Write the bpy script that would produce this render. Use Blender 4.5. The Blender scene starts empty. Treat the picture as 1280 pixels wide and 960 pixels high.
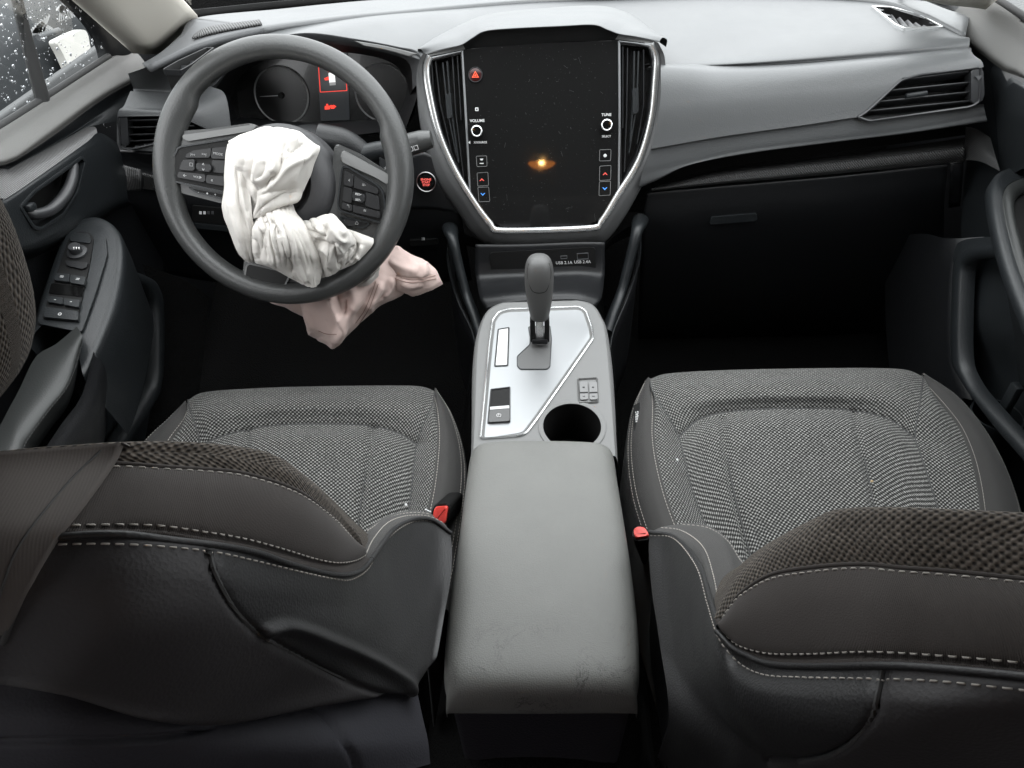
import bpy, bmesh, math, random
import numpy as np
from mathutils import Vector, Matrix, noise
random.seed(7); np.random.seed(7)
scene = bpy.context.scene
COL = scene.collection

# ------------------------------------------------------------------ camera
FPX, CAMZ = 930.0, 1.24
PITCH, YAW, ROLL = map(math.radians, (41.0, 2.84, 1.86))
CF = np.array([-math.sin(YAW)*math.cos(PITCH), math.cos(YAW)*math.cos(PITCH), -math.sin(PITCH)])
_r0 = np.array([math.cos(YAW), math.sin(YAW), 0.0]); _u0 = np.cross(_r0, CF)
CR = _r0*math.cos(ROLL) - _u0*math.sin(ROLL)
CU = _u0*math.cos(ROLL) + _r0*math.sin(ROLL)
CP = np.array([0, 0, CAMZ])
cam = bpy.data.objects.new('camera', bpy.data.cameras.new('camera')); COL.objects.link(cam)
cam.data.sensor_width = 36; cam.data.lens = FPX/1280*36
cam.data.clip_start = 0.02; cam.data.clip_end = 400
cam.matrix_world = Matrix(((CR[0], CU[0], -CF[0], CP[0]), (CR[1], CU[1], -CF[1], CP[1]), (CR[2], CU[2], -CF[2], CP[2]), (0, 0, 0, 1)))
scene.camera = cam

# ------------------------------------------------------------------ world: even overcast sky seen through the glass
world = bpy.data.worlds.new('World'); scene.world = world; world.use_nodes = True
wn = world.node_tree.nodes
wl = world.node_tree.links                     # overcast: three times brighter overhead than at the horizon
_tc = wn.new('ShaderNodeTexCoord'); _sx = wn.new('ShaderNodeSeparateXYZ'); wl.new(_tc.outputs['Generated'], _sx.inputs[0])
_mr = wn.new('ShaderNodeMapRange'); _mr.inputs['From Min'].default_value = 0.0; _mr.inputs['From Max'].default_value = 1.0
_mr.inputs['To Min'].default_value = 0.52; _mr.inputs['To Max'].default_value = 1.26; wl.new(_sx.outputs['Z'], _mr.inputs['Value'])
wl.new(_mr.outputs['Result'], wn['Background'].inputs[1])
wn['Background'].inputs[0].default_value = (0.97, 0.985, 1.0, 1)
scene.view_settings.view_transform = 'Standard'; scene.view_settings.look = 'None'
scene.view_settings.exposure = 2.4; scene.view_settings.gamma = 1.0
scene.view_settings.use_curve_mapping = False
scene.cycles.use_denoising = True
scene.cycles.max_bounces = 8; scene.cycles.diffuse_bounces = 4; scene.cycles.transparent_max_bounces = 12
scene.cycles.sample_clamp_indirect = 6.0
scene.cycles.caustics_reflective = False; scene.cycles.caustics_refractive = False

# ------------------------------------------------------------------ geometry helpers
def ray(px, py): return CF + CR*(px-640)/FPX - CU*(py-480)/FPX
def P(px, py, x=None, y=None, z=None, d=None):
    """the point seen at photo pixel (px,py) that lies at the given x, y, z or depth"""
    q = ray(px, py)
    if x is not None: t = x/q[0]
    elif y is not None: t = y/q[1]
    elif z is not None: t = (z-CAMZ)/q[2]
    else: t = d
    return CP + q*t
def proj(w):
    v = np.asarray(w)-CP; dd = v @ CF
    return np.stack([640+FPX*(v @ CR)/dd, 480-FPX*(v @ CU)/dd], -1)
def unit(v): v = np.asarray(v, float); return v/np.linalg.norm(v)
class Plane:
    def __init__(s, a, b, c):          # a->b runs to the right, c lies further up/away
        s.o = np.asarray(a, float); s.x = unit(np.asarray(b)-a)
        s.n = unit(np.cross(s.x, np.asarray(c)-a))
        if s.n @ (CP-s.o) < 0: s.n = -s.n
        s.y = np.cross(s.n, s.x)
    def hit(s, px, py, h=0.0):
        q = ray(px, py); o = s.o+s.n*h
        return CP + q*(((o-CP) @ s.n)/(q @ s.n))
    def pts(s, L, h=0.0): return [s.hit(a, b, h) for a, b in L]
    def at(s, u, v, h=0.0): return s.o+s.x*u+s.y*v+s.n*h

def cr1(Q, n):
    """Catmull-Rom through the control points, n samples"""
    Q = np.asarray(Q, float); m = len(Q)
    if m == 1: return np.repeat(Q, n, 0)
    t = np.linspace(0, m-1, n); i = np.minimum(t.astype(int), m-2); f = (t-i)[:, None]
    E = np.vstack([2*Q[0]-Q[1], Q, 2*Q[-1]-Q[-2]])
    a, b, c, d = E[i], E[i+1], E[i+2], E[i+3]
    return 0.5*((2*b)+(c-a)*f+(2*a-5*b+4*c-d)*f*f+(3*b-a-3*c+d)*f**3)
def arclen(Q, n):
    """spline resampled evenly by length"""
    S = cr1(Q, max(60, n*4)); L = np.concatenate([[0], np.cumsum(np.linalg.norm(np.diff(S, axis=0), axis=1))])
    t = np.linspace(0, L[-1], n)
    return np.stack([np.interp(t, L, S[:, k]) for k in range(3)], -1)
def grid(rows, nu, nv, even=True):
    R = [arclen(r, nu) if even else cr1(r, nu) for r in rows]
    R = np.stack(R)                                        # rows x nu x 3
    return np.stack([cr1(R[:, j], nv) for j in range(nu)], 1)   # nv x nu x 3
def closed(Q, n):
    Q = np.asarray(Q, float); E = np.vstack([Q[-2:], Q, Q[:3]])
    S = cr1(E, (len(E)-1)*24+1)[48:48+len(Q)*24+1]
    L = np.concatenate([[0], np.cumsum(np.linalg.norm(np.diff(S, axis=0), axis=1))])
    t = np.linspace(0, L[-1], n, endpoint=False)
    return np.stack([np.interp(t, L, S[:, k]) for k in range(3)], -1)
def rounded(Q, r, k=4):
    """closed polygon with its corners rounded"""
    Q = np.asarray(Q, float); out = []; n = len(Q)
    for i in range(n):
        a, b, c = Q[i-1], Q[i], Q[(i+1) % n]
        u, v = a-b, c-b; lu, lv = np.linalg.norm(u), np.linalg.norm(v)
        rr = min(r, lu*0.48, lv*0.48); p, q = b+u/lu*rr, b+v/lv*rr
        for t in np.linspace(0, 1, k+1): out.append((1-t)**2*p+2*t*(1-t)*b+t*t*q)
    return np.array(out)
def inside(pt, poly):
    x, y = pt; c = False; j = len(poly)-1
    for i in range(len(poly)):
        xi, yi = poly[i]; xj, yj = poly[j]
        if (yi > y) != (yj > y) and x < (xj-xi)*(y-yi)/(yj-yi)+xi: c = not c
        j = i
    return c

def link(name, me, mat=None, parent=None):
    o = bpy.data.objects.new(name, me); COL.objects.link(o)
    if mat is not None: me.materials.append(mat)
    if parent is not None: o.parent = parent
    return o
def mesh(name, V, F, mat, parent=None, smooth=True, uv=None):
    me = bpy.data.meshes.new(name); me.from_pydata([tuple(map(float, v)) for v in V], [], [tuple(map(int, f)) for f in F]); me.update()
    if uv is not None:
        l = me.uv_layers.new(name='UVMap'); idx = np.empty(len(me.loops), int); me.loops.foreach_get('vertex_index', idx)
        l.data.foreach_set('uv', np.asarray(uv, np.float32)[idx].ravel())
    if smooth: me.polygons.foreach_set('use_smooth', [True]*len(me.polygons))
    return link(name, me, mat, parent)
def gridmesh(name, G, mat, parent=None, thick=0, holes=(), flip=None, uv0=None):
    nv, nu = G.shape[:2]
    V = G.reshape(-1, 3); F = []
    du = np.concatenate([np.zeros((nv, 1)), np.cumsum(np.linalg.norm(np.diff(G, axis=1), axis=2), 1)], 1)
    dv = np.concatenate([np.zeros((1, nu)), np.cumsum(np.linalg.norm(np.diff(G, axis=0), axis=2), 0)], 0)
    du = du-du[:, nu//2][:, None]
    uv = np.stack([du, dv], -1).reshape(-1, 2) if uv0 is None else uv0.reshape(-1, 2)
    cpx = proj((G[:-1, :-1]+G[1:, 1:])/2) if len(holes) else None
    if flip is None:                       # face the camera
        c = G[nv//2, nu//2]; a = G[min(nv//2+1, nv-1), nu//2]-c; b = G[nv//2, min(nu//2+1, nu-1)]-c
        flip = np.cross(b, a) @ (CP-c) < 0
    for i in range(nv-1):
        for j in range(nu-1):
            if any(inside(cpx[i, j], h) for h in holes): continue
            q = (i*nu+j, i*nu+j+1, (i+1)*nu+j+1, (i+1)*nu+j)
            F.append(q[::-1] if flip else q)
    o = mesh(name, V, F, mat, parent, True, uv)
    if thick:
        m = o.modifiers.new('thickness', 'SOLIDIFY'); m.thickness = thick; m.offset = -1
    return o
def prism(name, top, depth, mat, parent=None, bevel=0.0, seg=2, n=None, smooth=True):
    """flat outline (top face, any polygon) with depth behind it and a bevelled rim"""
    top = np.asarray(top, float)
    if n is None:
        n = np.zeros(3)
        for i in range(len(top)): n += np.cross(top[i-1], top[i])
        n = unit(n)
        if n @ (CP-top.mean(0)) < 0: n = -n
    bm = bmesh.new(); a = [bm.verts.new(p) for p in top]; b = [bm.verts.new(p-np.asarray(n)*depth) for p in top]
    k = len(a); nn = np.zeros(3)
    for i in range(k): nn += np.cross(top[i-1], top[i])
    if nn @ n < 0: a.reverse(); b.reverse()
    ft = bm.faces.new(a); bm.faces.new(b[::-1])
    for i in range(k): bm.faces.new((a[i-1], b[i-1], b[i], a[i]))
    if bevel > 0:
        bmesh.ops.bevel(bm, geom=list(ft.edges), offset=bevel, segments=seg, profile=0.6, affect='EDGES', clamp_overlap=True)
    me = bpy.data.meshes.new(name); bm.to_mesh(me); bm.free()
    o = link(name, me, mat, parent)
    if smooth:
        me.polygons.foreach_set('use_smooth', [True]*len(me.polygons))
        me.set_sharp_from_angle(angle=math.radians(16))
    return o
def tube(name, path, r, mat, parent=None, seg=10, ring=False, caps=True, flat=None, up=None, npts=None):
    """round (or flattened: flat = height ratio along up) bar along a path; r may be a list"""
    path = np.asarray(path, float)
    if npts: path = closed(path, npts) if ring else arclen(path, npts)
    n = len(path); r = np.interp(np.linspace(0, 1, n), np.linspace(0, 1, len(r)), r) if np.ndim(r) else np.full(n, r)
    T = np.roll(path, -1, 0)-np.roll(path, 1, 0) if ring else np.gradient(path, axis=0)
    V, F = [], []; ref = np.array([0, 0, 1.0]) if up is None else np.asarray(up, float)
    for i in range(n):
        t = unit(T[i]); a = np.cross(t, ref)
        if np.linalg.norm(a) < 1e-4: a = np.cross(t, (1, 0, 0))
        a = unit(a); b = np.cross(a, t)
        for k in range(seg):
            w = 2*math.pi*k/seg; V.append(path[i]+a*math.cos(w)*r[i]+b*math.sin(w)*r[i]*(flat or 1))
    m = n if ring else n-1
    for i in range(m):
        for k in range(seg):
            F.append((i*seg+k, ((i+1) % n)*seg+k, ((i+1) % n)*seg+(k+1) % seg, i*seg+(k+1) % seg))
    if not ring and caps: F += [tuple(range(seg)), tuple(range((n-1)*seg, n*seg))[::-1]]
    o = mesh(name, V, F, mat, parent)
    if not ring: o.data.set_sharp_from_angle(angle=math.radians(50))
    return o
def lathe(name, prof, o, axis, mat, parent=None, seg=28, ref=(1, 0, 0.01), cap=False):
    ax = unit(axis); a = unit(np.cross(ax, ref)); b = np.cross(ax, a); V, F = [], []
    for r, h in prof:
        for k in range(seg):
            w = 2*math.pi*k/seg; V.append(np.asarray(o)+ax*h+(a*math.cos(w)+b*math.sin(w))*r)
    for i in range(len(prof)-1):
        for k in range(seg): F.append((i*seg+k, i*seg+(k+1) % seg, (i+1)*seg+(k+1) % seg, (i+1)*seg+k))
    if prof[-1][0] < 2e-3 or cap: F.append(tuple(range((len(prof)-1)*seg, len(prof)*seg)))
    if prof[0][0] < 2e-3: F.append(tuple(range(seg))[::-1])
    ob = mesh(name, V, F, mat, parent); ob.data.set_sharp_from_angle(angle=math.radians(38)); return ob
def frame(name, outer, inner, n, depth, mat, parent=None, raise_in=0.0, mid=0.0):
    """closed band between two loops with the same count, with walls going back"""
    A, B = np.asarray(outer), np.asarray(inner); k = len(A); n = np.asarray(n)
    loops = [A-n*depth, A-n*mid*0.0, (A+B)/2+n*mid, B+n*raise_in, B-n*depth] if mid else [A-n*depth, A, B+n*raise_in, B-n*depth]
    V = np.vstack(loops); F = []
    for l in range(len(loops)-1):
        for i in range(k): F.append((l*k+i, l*k+(i+1) % k, (l+1)*k+(i+1) % k, (l+1)*k+i))
    o = mesh(name, V, F, mat, parent)
    bm = bmesh.new(); bm.from_mesh(o.data); bmesh.ops.recalc_face_normals(bm, faces=bm.faces); bm.to_mesh(o.data); bm.free()
    o.data.polygons.foreach_set('use_smooth', [True]*len(o.data.polygons)); o.data.set_sharp_from_angle(angle=math.radians(45)); return o
def offset(Q, n, w):
    """shrink a closed planar loop by w"""
    Q = np.asarray(Q); T = unit_rows(np.roll(Q, -1, 0)-np.roll(Q, 1, 0)); S = np.cross(np.asarray(n), T)
    c = Q.mean(0)
    if np.sum(S*(c-Q)) < 0: S = -S
    return Q+S*w
def unit_rows(a): return a/np.maximum(np.linalg.norm(a, axis=-1, keepdims=True), 1e-9)
def box(name, c, ax, size, mat, parent=None, bevel=0.002, seg=2):
    """bevelled block: centre, three axes, three full sizes"""
    bm = bmesh.new(); bmesh.ops.create_cube(bm, size=1.0)
    A = np.stack([unit(a) for a in ax])
    for v in bm.verts: v.co = Vector(np.asarray(c)+sum(A[k]*v.co[k]*size[k] for k in range(3)))
    bmesh.ops.recalc_face_normals(bm, faces=bm.faces)
    if bevel: bmesh.ops.bevel(bm, geom=list(bm.edges), offset=bevel, segments=seg, profile=0.5, affect='EDGES', clamp_overlap=True)
    me = bpy.data.meshes.new(name); bm.to_mesh(me); bm.free()
    o = link(name, me, mat, parent); me.polygons.foreach_set('use_smooth', [True]*len(me.polygons)); me.set_sharp_from_angle(angle=math.radians(35)); return o
def text(s, pos, xd, yd, size, mat, parent, name='lettering', th=0.0002, align='CENTER', bold=0.0):
    cu = bpy.data.curves.new('t', 'FONT'); cu.body = s; cu.size = size; cu.extrude = th; cu.align_x = align; cu.align_y = 'CENTER'; cu.offset = bold*size; cu.resolution_u = 3
    ob = bpy.data.objects.new('t', cu); COL.objects.link(ob)
    dg = bpy.context.evaluated_depsgraph_get(); me = bpy.data.meshes.new_from_object(ob.evaluated_get(dg))
    bpy.data.objects.remove(ob); bpy.data.curves.remove(cu)
    xd = unit(xd); yd = unit(np.asarray(yd)-xd*(np.asarray(yd) @ xd)); zd = np.cross(xd, yd)
    me.transform(Matrix(((xd[0], yd[0], zd[0], pos[0]), (xd[1], yd[1], zd[1], pos[1]), (xd[2], yd[2], zd[2], pos[2]), (0, 0, 0, 1))))
    me.materials.clear(); me.name = name
    return link(name, me, mat, parent)
def stitches(name, path, n, mat, parent, pitch=0.0055, gap=0.32, r=0.0006):
    """a sewn seam: short thread capsules following the path, lifted along n (n: vector or per-point array)"""
    path = np.asarray(path, float); L = np.concatenate([[0], np.cumsum(np.linalg.norm(np.diff(path, axis=0), axis=1))])
    n = np.broadcast_to(np.asarray(n, float), path.shape)
    at = lambda t: np.array([np.interp(t, L, path[:, k]) for k in range(3)])
    an = lambda t: unit([np.interp(t, L, n[:, k]) for k in range(3)])
    V, F = [], []; k = 0
    while (k+1)*pitch < L[-1]:
        t0, t1 = (k+gap/2)*pitch, (k+1-gap/2)*pitch; nn = an((t0+t1)/2)
        pp = [at(t0)-nn*r*0.6, at(t0*0.8+t1*0.2)+nn*r*0.7, at(t0*0.2+t1*0.8)+nn*r*0.7, at(t1)-nn*r*0.6]
        tt = unit(pp[3]-pp[0]); s = np.cross(tt, nn); b = len(V)
        for p in pp:
            for w in range(5): V.append(p+s*math.cos(w*1.2566)*r+nn*math.sin(w*1.2566)*r)
        for q in range(3):
            for w in range(5): F.append((b+q*5+w, b+q*5+(w+1) % 5, b+q*5+5+(w+1) % 5, b+q*5+5+w))
        F += [tuple(range(b, b+5))[::-1], tuple(range(b+15, b+20))]
        k += 1
    return mesh(name, V, F, mat, parent)
def thing(name, label, cat, loc=(0, 0, 0), group=None, kind=None):
    o = bpy.data.objects.new(name, None); COL.objects.link(o); o.empty_display_size = 0.05
    o['label'] = label; o['category'] = cat
    if group: o['group'] = group
    if kind: o['kind'] = kind
    return o
def tag(o, label, cat, group=None, kind=None):
    o['label'] = label; o['category'] = cat
    if group: o['group'] = group
    if kind: o['kind'] = kind
    return o
def struct(o, label=None):
    o['kind'] = 'structure'
    if label: o['label'] = label
    return o

# ------------------------------------------------------------------ materials
def newmat(name):
    m = bpy.data.materials.new(name); m.use_nodes = True; nt = m.node_tree
    return m, nt, nt.nodes['Principled BSDF'], nt.nodes.new, nt.links.new
def rgb(c): return (c, c, c, 1) if np.isscalar(c) else (*c, 1)
def plastic(name, col, rough=0.5, grain=900, bump=0.12, var=0.12, spec=0.5, dist=0.0006, metal=0.0, coat=0.0, dust=0.0):
    """moulded plastic or vinyl with a leather-like grain and slight wear"""
    m, nt, b, N, L = newmat(name)
    tc = N('ShaderNodeTexCoord'); n1 = N('ShaderNodeTexNoise'); n1.inputs['Scale'].default_value = grain; n1.inputs['Detail'].default_value = 3
    vo = N('ShaderNodeTexVoronoi'); vo.inputs['Scale'].default_value = grain*0.7
    n2 = N('ShaderNodeTexNoise'); n2.inputs['Scale'].default_value = 9; n2.inputs['Detail'].default_value = 6; n2.inputs['Roughness'].default_value = 0.65
    for n in (n1, vo, n2): L(tc.outputs['Object'], n.inputs['Vector'])
    ad = N('ShaderNodeMath'); ad.operation = 'ADD'; L(n1.outputs['Fac'], ad.inputs[0]); L(vo.outputs['Distance'], ad.inputs[1])
    bp = N('ShaderNodeBump'); bp.inputs['Strength'].default_value = bump; bp.inputs['Distance'].default_value = dist
    L(ad.outputs[0], bp.inputs['Height']); L(bp.outputs['Normal'], b.inputs['Normal'])
    c = np.array(rgb(col)[:3]); mx = N('ShaderNodeMix'); mx.data_type = 'RGBA'
    mx.inputs['A'].default_value = (*(c*(1-var)), 1); mx.inputs['B'].default_value = (*np.minimum(c*(1+var)+dust, 1), 1)
    L(n2.outputs['Fac'], mx.inputs['Factor']); L(mx.outputs['Result'], b.inputs['Base Color'])
    mr = N('ShaderNodeMapRange'); mr.inputs['To Min'].default_value = rough-0.08; mr.inputs['To Max'].default_value = min(rough+0.1, 1)
    L(n2.outputs['Fac'], mr.inputs['Value']); L(mr.outputs['Result'], b.inputs['Roughness'])
    b.inputs['Specular IOR Level'].default_value = spec; b.inputs['Metallic'].default_value = metal; b.inputs['Coat Weight'].default_value = coat
    return m
def weave(name, c_lo, c_hi, w=0.0062, h=0.0046, lo=-0.25, hi=0.45, bump=0.5, rough=0.9, var=0.35, dist=0.0012):
    """knitted upholstery: staggered raised loops on a darker ground, laid along the cloth (UV in metres; w, h = loop pitch)"""
    m, nt, b, N, L = newmat(name)
    uv = N('ShaderNodeTexCoord')
    n = N('ShaderNodeTexNoise'); n.inputs['Scale'].default_value = 90; n.inputs['Detail'].default_value = 3
    ds = N('ShaderNodeVectorMath'); ds.operation = 'MULTIPLY_ADD'; ds.inputs[1].default_value = (0.0016, 0.0016, 0)
    L(uv.outputs['UV'], n.inputs['Vector']); L(n.outputs['Color'], ds.inputs[0]); L(uv.outputs['UV'], ds.inputs[2])
    sp = N('ShaderNodeSeparateXYZ'); L(ds.outputs[0], sp.inputs[0]); cs = []
    for ax, p in (('X', w), ('Y', h)):
        a = N('ShaderNodeMath'); a.operation = 'MULTIPLY'; a.inputs[1].default_value = math.pi/p; L(sp.outputs[ax], a.inputs[0])
        c = N('ShaderNodeMath'); c.operation = 'COSINE'; L(a.outputs[0], c.inputs[0]); cs.append(c)
    pr = N('ShaderNodeMath'); pr.operation = 'MULTIPLY'; L(cs[0].outputs[0], pr.inputs[0]); L(cs[1].outputs[0], pr.inputs[1])
    mr = N('ShaderNodeMapRange'); mr.inputs['From Min'].default_value = lo; mr.inputs['From Max'].default_value = hi; L(pr.outputs[0], mr.inputs['Value'])
    n2 = N('ShaderNodeTexNoise'); n2.inputs['Scale'].default_value = 25; n2.inputs['Detail'].default_value = 6; n2.inputs['Roughness'].default_value = 0.7; L(uv.outputs['UV'], n2.inputs['Vector'])
    mx = N('ShaderNodeMix'); mx.data_type = 'RGBA'; mx.inputs['A'].default_value = rgb(c_lo); mx.inputs['B'].default_value = rgb(c_hi)
    L(mr.outputs['Result'], mx.inputs['Factor'])
    mv = N('ShaderNodeMix'); mv.data_type = 'RGBA'; mv.blend_type = 'MULTIPLY'; mv.inputs['Factor'].default_value = 1.0
    L(mx.outputs['Result'], mv.inputs['A']); rp = N('ShaderNodeMapRange'); rp.inputs['From Min'].default_value = 0.3; rp.inputs['From Max'].default_value = 0.7; rp.inputs['To Min'].default_value = 1-var; rp.inputs['To Max'].default_value = 1+var*.3
    L(n2.outputs['Fac'], rp.inputs['Value']); L(rp.outputs['Result'], mv.inputs['B'])
    nf = N('ShaderNodeTexNoise'); nf.inputs['Scale'].default_value = 330; nf.inputs['Detail'].default_value = 2; L(uv.outputs['UV'], nf.inputs['Vector'])
    rf = N('ShaderNodeMapRange'); rf.inputs['From Min'].default_value = 0.3; rf.inputs['From Max'].default_value = 0.7; rf.inputs['To Min'].default_value = 0.45; rf.inputs['To Max'].default_value = 1.35; L(nf.outputs['Fac'], rf.inputs['Value'])
    mf = N('ShaderNodeMix'); mf.data_type = 'RGBA'; mf.blend_type = 'MULTIPLY'; mf.inputs['Factor'].default_value = 1.0; L(mv.outputs['Result'], mf.inputs['A']); L(rf.outputs['Result'], mf.inputs['B'])
    L(mf.outputs['Result'], b.inputs['Base Color'])
    bp = N('ShaderNodeBump'); bp.inputs['Strength'].default_value = bump; bp.inputs['Distance'].default_value = dist
    L(pr.outputs[0], bp.inputs['Height']); L(bp.outputs['Normal'], b.inputs['Normal'])
    b.inputs['Roughness'].default_value = rough; b.inputs['Specular IOR Level'].default_value = 0.2
    b.inputs['Sheen Weight'].default_value = 0.1; b.inputs['Sheen Roughness'].default_value = 0.5
    return m
def cloth(name, col, rib=0.0011, rough=0.9, bump=0.25, var=0.15, sheen=0.1):
    """plain woven fabric with fine thread ribs along the cloth"""
    m, nt, b, N, L = newmat(name); tc = N('ShaderNodeTexCoord')
    wv = N('ShaderNodeTexWave'); wv.inputs['Scale'].default_value = 1/(rib*20/ math.pi*2) if False else 0.314/rib; wv.inputs['Distortion'].default_value = 1.0; wv.inputs['Detail'].default_value = 2; wv.inputs['Detail Scale'].default_value = 3
    n = N('ShaderNodeTexNoise'); n.inputs['Scale'].default_value = 14; n.inputs['Detail'].default_value = 8; n.inputs['Roughness'].default_value = 0.7
    nf = N('ShaderNodeTexNoise'); nf.inputs['Scale'].default_value = 900; nf.inputs['Detail'].default_value = 2
    L(tc.outputs['UV'], wv.inputs['Vector']); L(tc.outputs['UV'], n.inputs['Vector']); L(tc.outputs['UV'], nf.inputs['Vector'])
    c = np.array(rgb(col)[:3]); mx = N('ShaderNodeMix'); mx.data_type = 'RGBA'
    mx.inputs['A'].default_value = (*(c*(1-var)), 1); mx.inputs['B'].default_value = (*(c*(1+var)), 1)
    ad = N('ShaderNodeMath'); ad.operation = 'ADD'; L(wv.outputs['Fac'], ad.inputs[0]); L(nf.outputs['Fac'], ad.inputs[1])
    L(n.outputs['Fac'], mx.inputs['Factor']); L(mx.outputs['Result'], b.inputs['Base Color'])
    bp = N('ShaderNodeBump'); bp.inputs['Strength'].default_value = bump; bp.inputs['Distance'].default_value = 0.0005
    L(ad.outputs[0], bp.inputs['Height']); L(bp.outputs['Normal'], b.inputs['Normal'])
    b.inputs['Roughness'].default_value = rough; b.inputs['Specular IOR Level'].default_value = 0.25; b.inputs['Sheen Weight'].default_value = sheen
    return m
def simple(name, col, rough=0.4, metal=0.0, emit=None, es=1.0, spec=0.5, coat=0.0):
    m, nt, b, N, L = newmat(name); b.inputs['Base Color'].default_value = rgb(col); b.inputs['Roughness'].default_value = rough
    b.inputs['Metallic'].default_value = metal; b.inputs['Specular IOR Level'].default_value = spec; b.inputs['Coat Weight'].default_value = coat
    if emit is not None: b.inputs['Emission Color'].default_value = rgb(emit); b.inputs['Emission Strength'].default_value = es
    return m
def carbon(name, lo, hi, w, ang, rough=0.45, metal=0.0):
    """fine ribbed trim: parallel ridges along one direction of the piece (UV in metres)"""
    m, nt, b, N, L = newmat(name); tc = N('ShaderNodeTexCoord'); mp = N('ShaderNodeMapping'); mp.inputs['Rotation'].default_value = (0, 0, ang)
    wv = N('ShaderNodeTexWave'); wv.inputs['Scale'].default_value = 0.314/w; wv.wave_profile = 'SIN'
    L(tc.outputs['UV'], mp.inputs['Vector']); L(mp.outputs['Vector'], wv.inputs['Vector'])
    mx = N('ShaderNodeMix'); mx.data_type = 'RGBA'; mx.inputs['A'].default_value = rgb(lo); mx.inputs['B'].default_value = rgb(hi)
    L(wv.outputs['Fac'], mx.inputs['Factor']); L(mx.outputs['Result'], b.inputs['Base Color'])
    bp = N('ShaderNodeBump'); bp.inputs['Strength'].default_value = 0.8; bp.inputs['Distance'].default_value = w*0.4
    L(wv.outputs['Fac'], bp.inputs['Height']); L(bp.outputs['Normal'], b.inputs['Normal'])
    b.inputs['Roughness'].default_value = rough; b.inputs['Metallic'].default_value = metal
    return m
def glass(name, tint, gloss=0.06):
    """thin pane: clear, with a faint reflection"""
    m = bpy.data.materials.new(name); m.use_nodes = True; nt = m.node_tree; nt.nodes.clear(); N, L = nt.nodes.new, nt.links.new
    out = N('ShaderNodeOutputMaterial'); tr = N('ShaderNodeBsdfTransparent'); tr.inputs[0].default_value = rgb(tint)
    gl = N('ShaderNodeBsdfGlossy'); gl.inputs['Roughness'].default_value = 0.02
    fr = N('ShaderNodeFresnel'); fr.inputs['IOR'].default_value = 1.45; mx = N('ShaderNodeMixShader')
    L(fr.outputs[0], mx.inputs[0]); L(tr.outputs[0], mx.inputs[1]); L(gl.outputs[0], mx.inputs[2]); L(mx.outputs[0], out.inputs[0])
    return m
M = {}
M['pad'] = plastic('soft_dash_plastic', (0.080, 0.083, 0.085), 0.42, 700, 0.25, 0.06, spec=0.55)
M['cowl'] = plastic('cowl_plastic', (0.07, 0.072, 0.075), 0.6, 700, 0.15)
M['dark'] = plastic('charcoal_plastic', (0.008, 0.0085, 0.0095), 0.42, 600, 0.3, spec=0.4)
M['dark2'] = plastic('door_plastic', (0.0135, 0.0155, 0.017), 0.38, 600, 0.3, spec=0.38)
M['black'] = plastic('matt_black_plastic', 0.005, 0.6, 800, 0.15, spec=0.25)
M['gloss'] = simple('gloss_black', 0.005, 0.10, spec=0.35)
M['slat'] = plastic('vent_plastic', (0.03, 0.031, 0.033), 0.35, 900, 0.08)
M['silver'] = plastic('satin_silver', (0.78, 0.79, 0.79), 0.24, 1500, 0.03, 0.05, metal=0.85)
M['plate'] = plastic('silver_lacquer', (0.255, 0.262, 0.268), 0.38, 1500, 0.02, 0.03, metal=0.7)
M['console'] = plastic('grey_console_plastic', (0.135, 0.136, 0.134), 0.5, 900, 0.1, 0.06)
M['shroud'] = plastic('grey_shroud_plastic', (0.078, 0.079, 0.080), 0.45, 700, 0.2, 0.06)
M['vinyl_lt'] = plastic('grey_armrest_vinyl', (0.27, 0.27, 0.25), 0.6, 800, 0.25, 0.06)
M['rim'] = plastic('wheel_urethane', (0.042, 0.043, 0.0425), 0.36, 520, 0.28, 0.10)
M['hub'] = plastic('hub_plastic', (0.034, 0.034, 0.036), 0.5, 900, 0.2, 0.08)
M['insert'] = weave('woven_seat_cloth', (0.012, 0.0118, 0.011), (0.285, 0.283, 0.272), 0.0031, 0.0029, -0.2, 0.8, 0.3, var=.14)
M['mesh'] = weave('coarse_mesh_cloth', (0.010, 0.008, 0.007), (0.105, 0.089, 0.074), 0.0027, 0.0022, -0.8, 0.1, 0.6, var=.2, dist=0.0008)
M['band'] = cloth('brown_grey_cloth', (0.043, 0.037, 0.034), bump=0.4, var=0.25)
M['bandlt'] = cloth('grey_bolster_cloth', (0.046, 0.0445, 0.043), bump=0.4)
M['vinyl'] = plastic('black_seat_vinyl', (0.018, 0.0178, 0.0185), 0.5, 700, 0.3, 0.2)
M['thread'] = simple('grey_thread', (0.36, 0.335, 0.305), 0.8)
M['thread_d'] = simple('dark_thread', (0.05, 0.05, 0.05), 0.8)
M['white'] = simple('white_print', 0.8, 0.5)
M['red_print'] = simple('red_print', (0.75, 0.08, 0.05), 0.5)
M['blue_print'] = simple('blue_print', (0.06, 0.3, 0.75), 0.5)
M['carpet'] = plastic('black_carpet', 0.0035, 0.95, 500, 0.8, 0.4, 0.1, 0.002)
M['pillar'] = plastic('cream_pillar_cloth', (0.60, 0.57, 0.51), 0.9, 900, 0.1, 0.04, 0.1)
M['liner'] = plastic('headliner_cloth', (0.20, 0.195, 0.185), 0.95, 900, 0.1, 0.04, 0.1)
M['rubber'] = plastic('black_rubber', 0.012, 0.7, 600, 0.1)
M['glass'] = glass('clear_glass', (0.93, 0.95, 0.95))
M['rear_tint'] = glass('dark_rear_glass', (0.28, 0.28, 0.31))  # unseen rear panes, tint added to hold back light from behind
M['tinted'] = glass('door_glass', (0.80, 0.83, 0.83))

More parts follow.
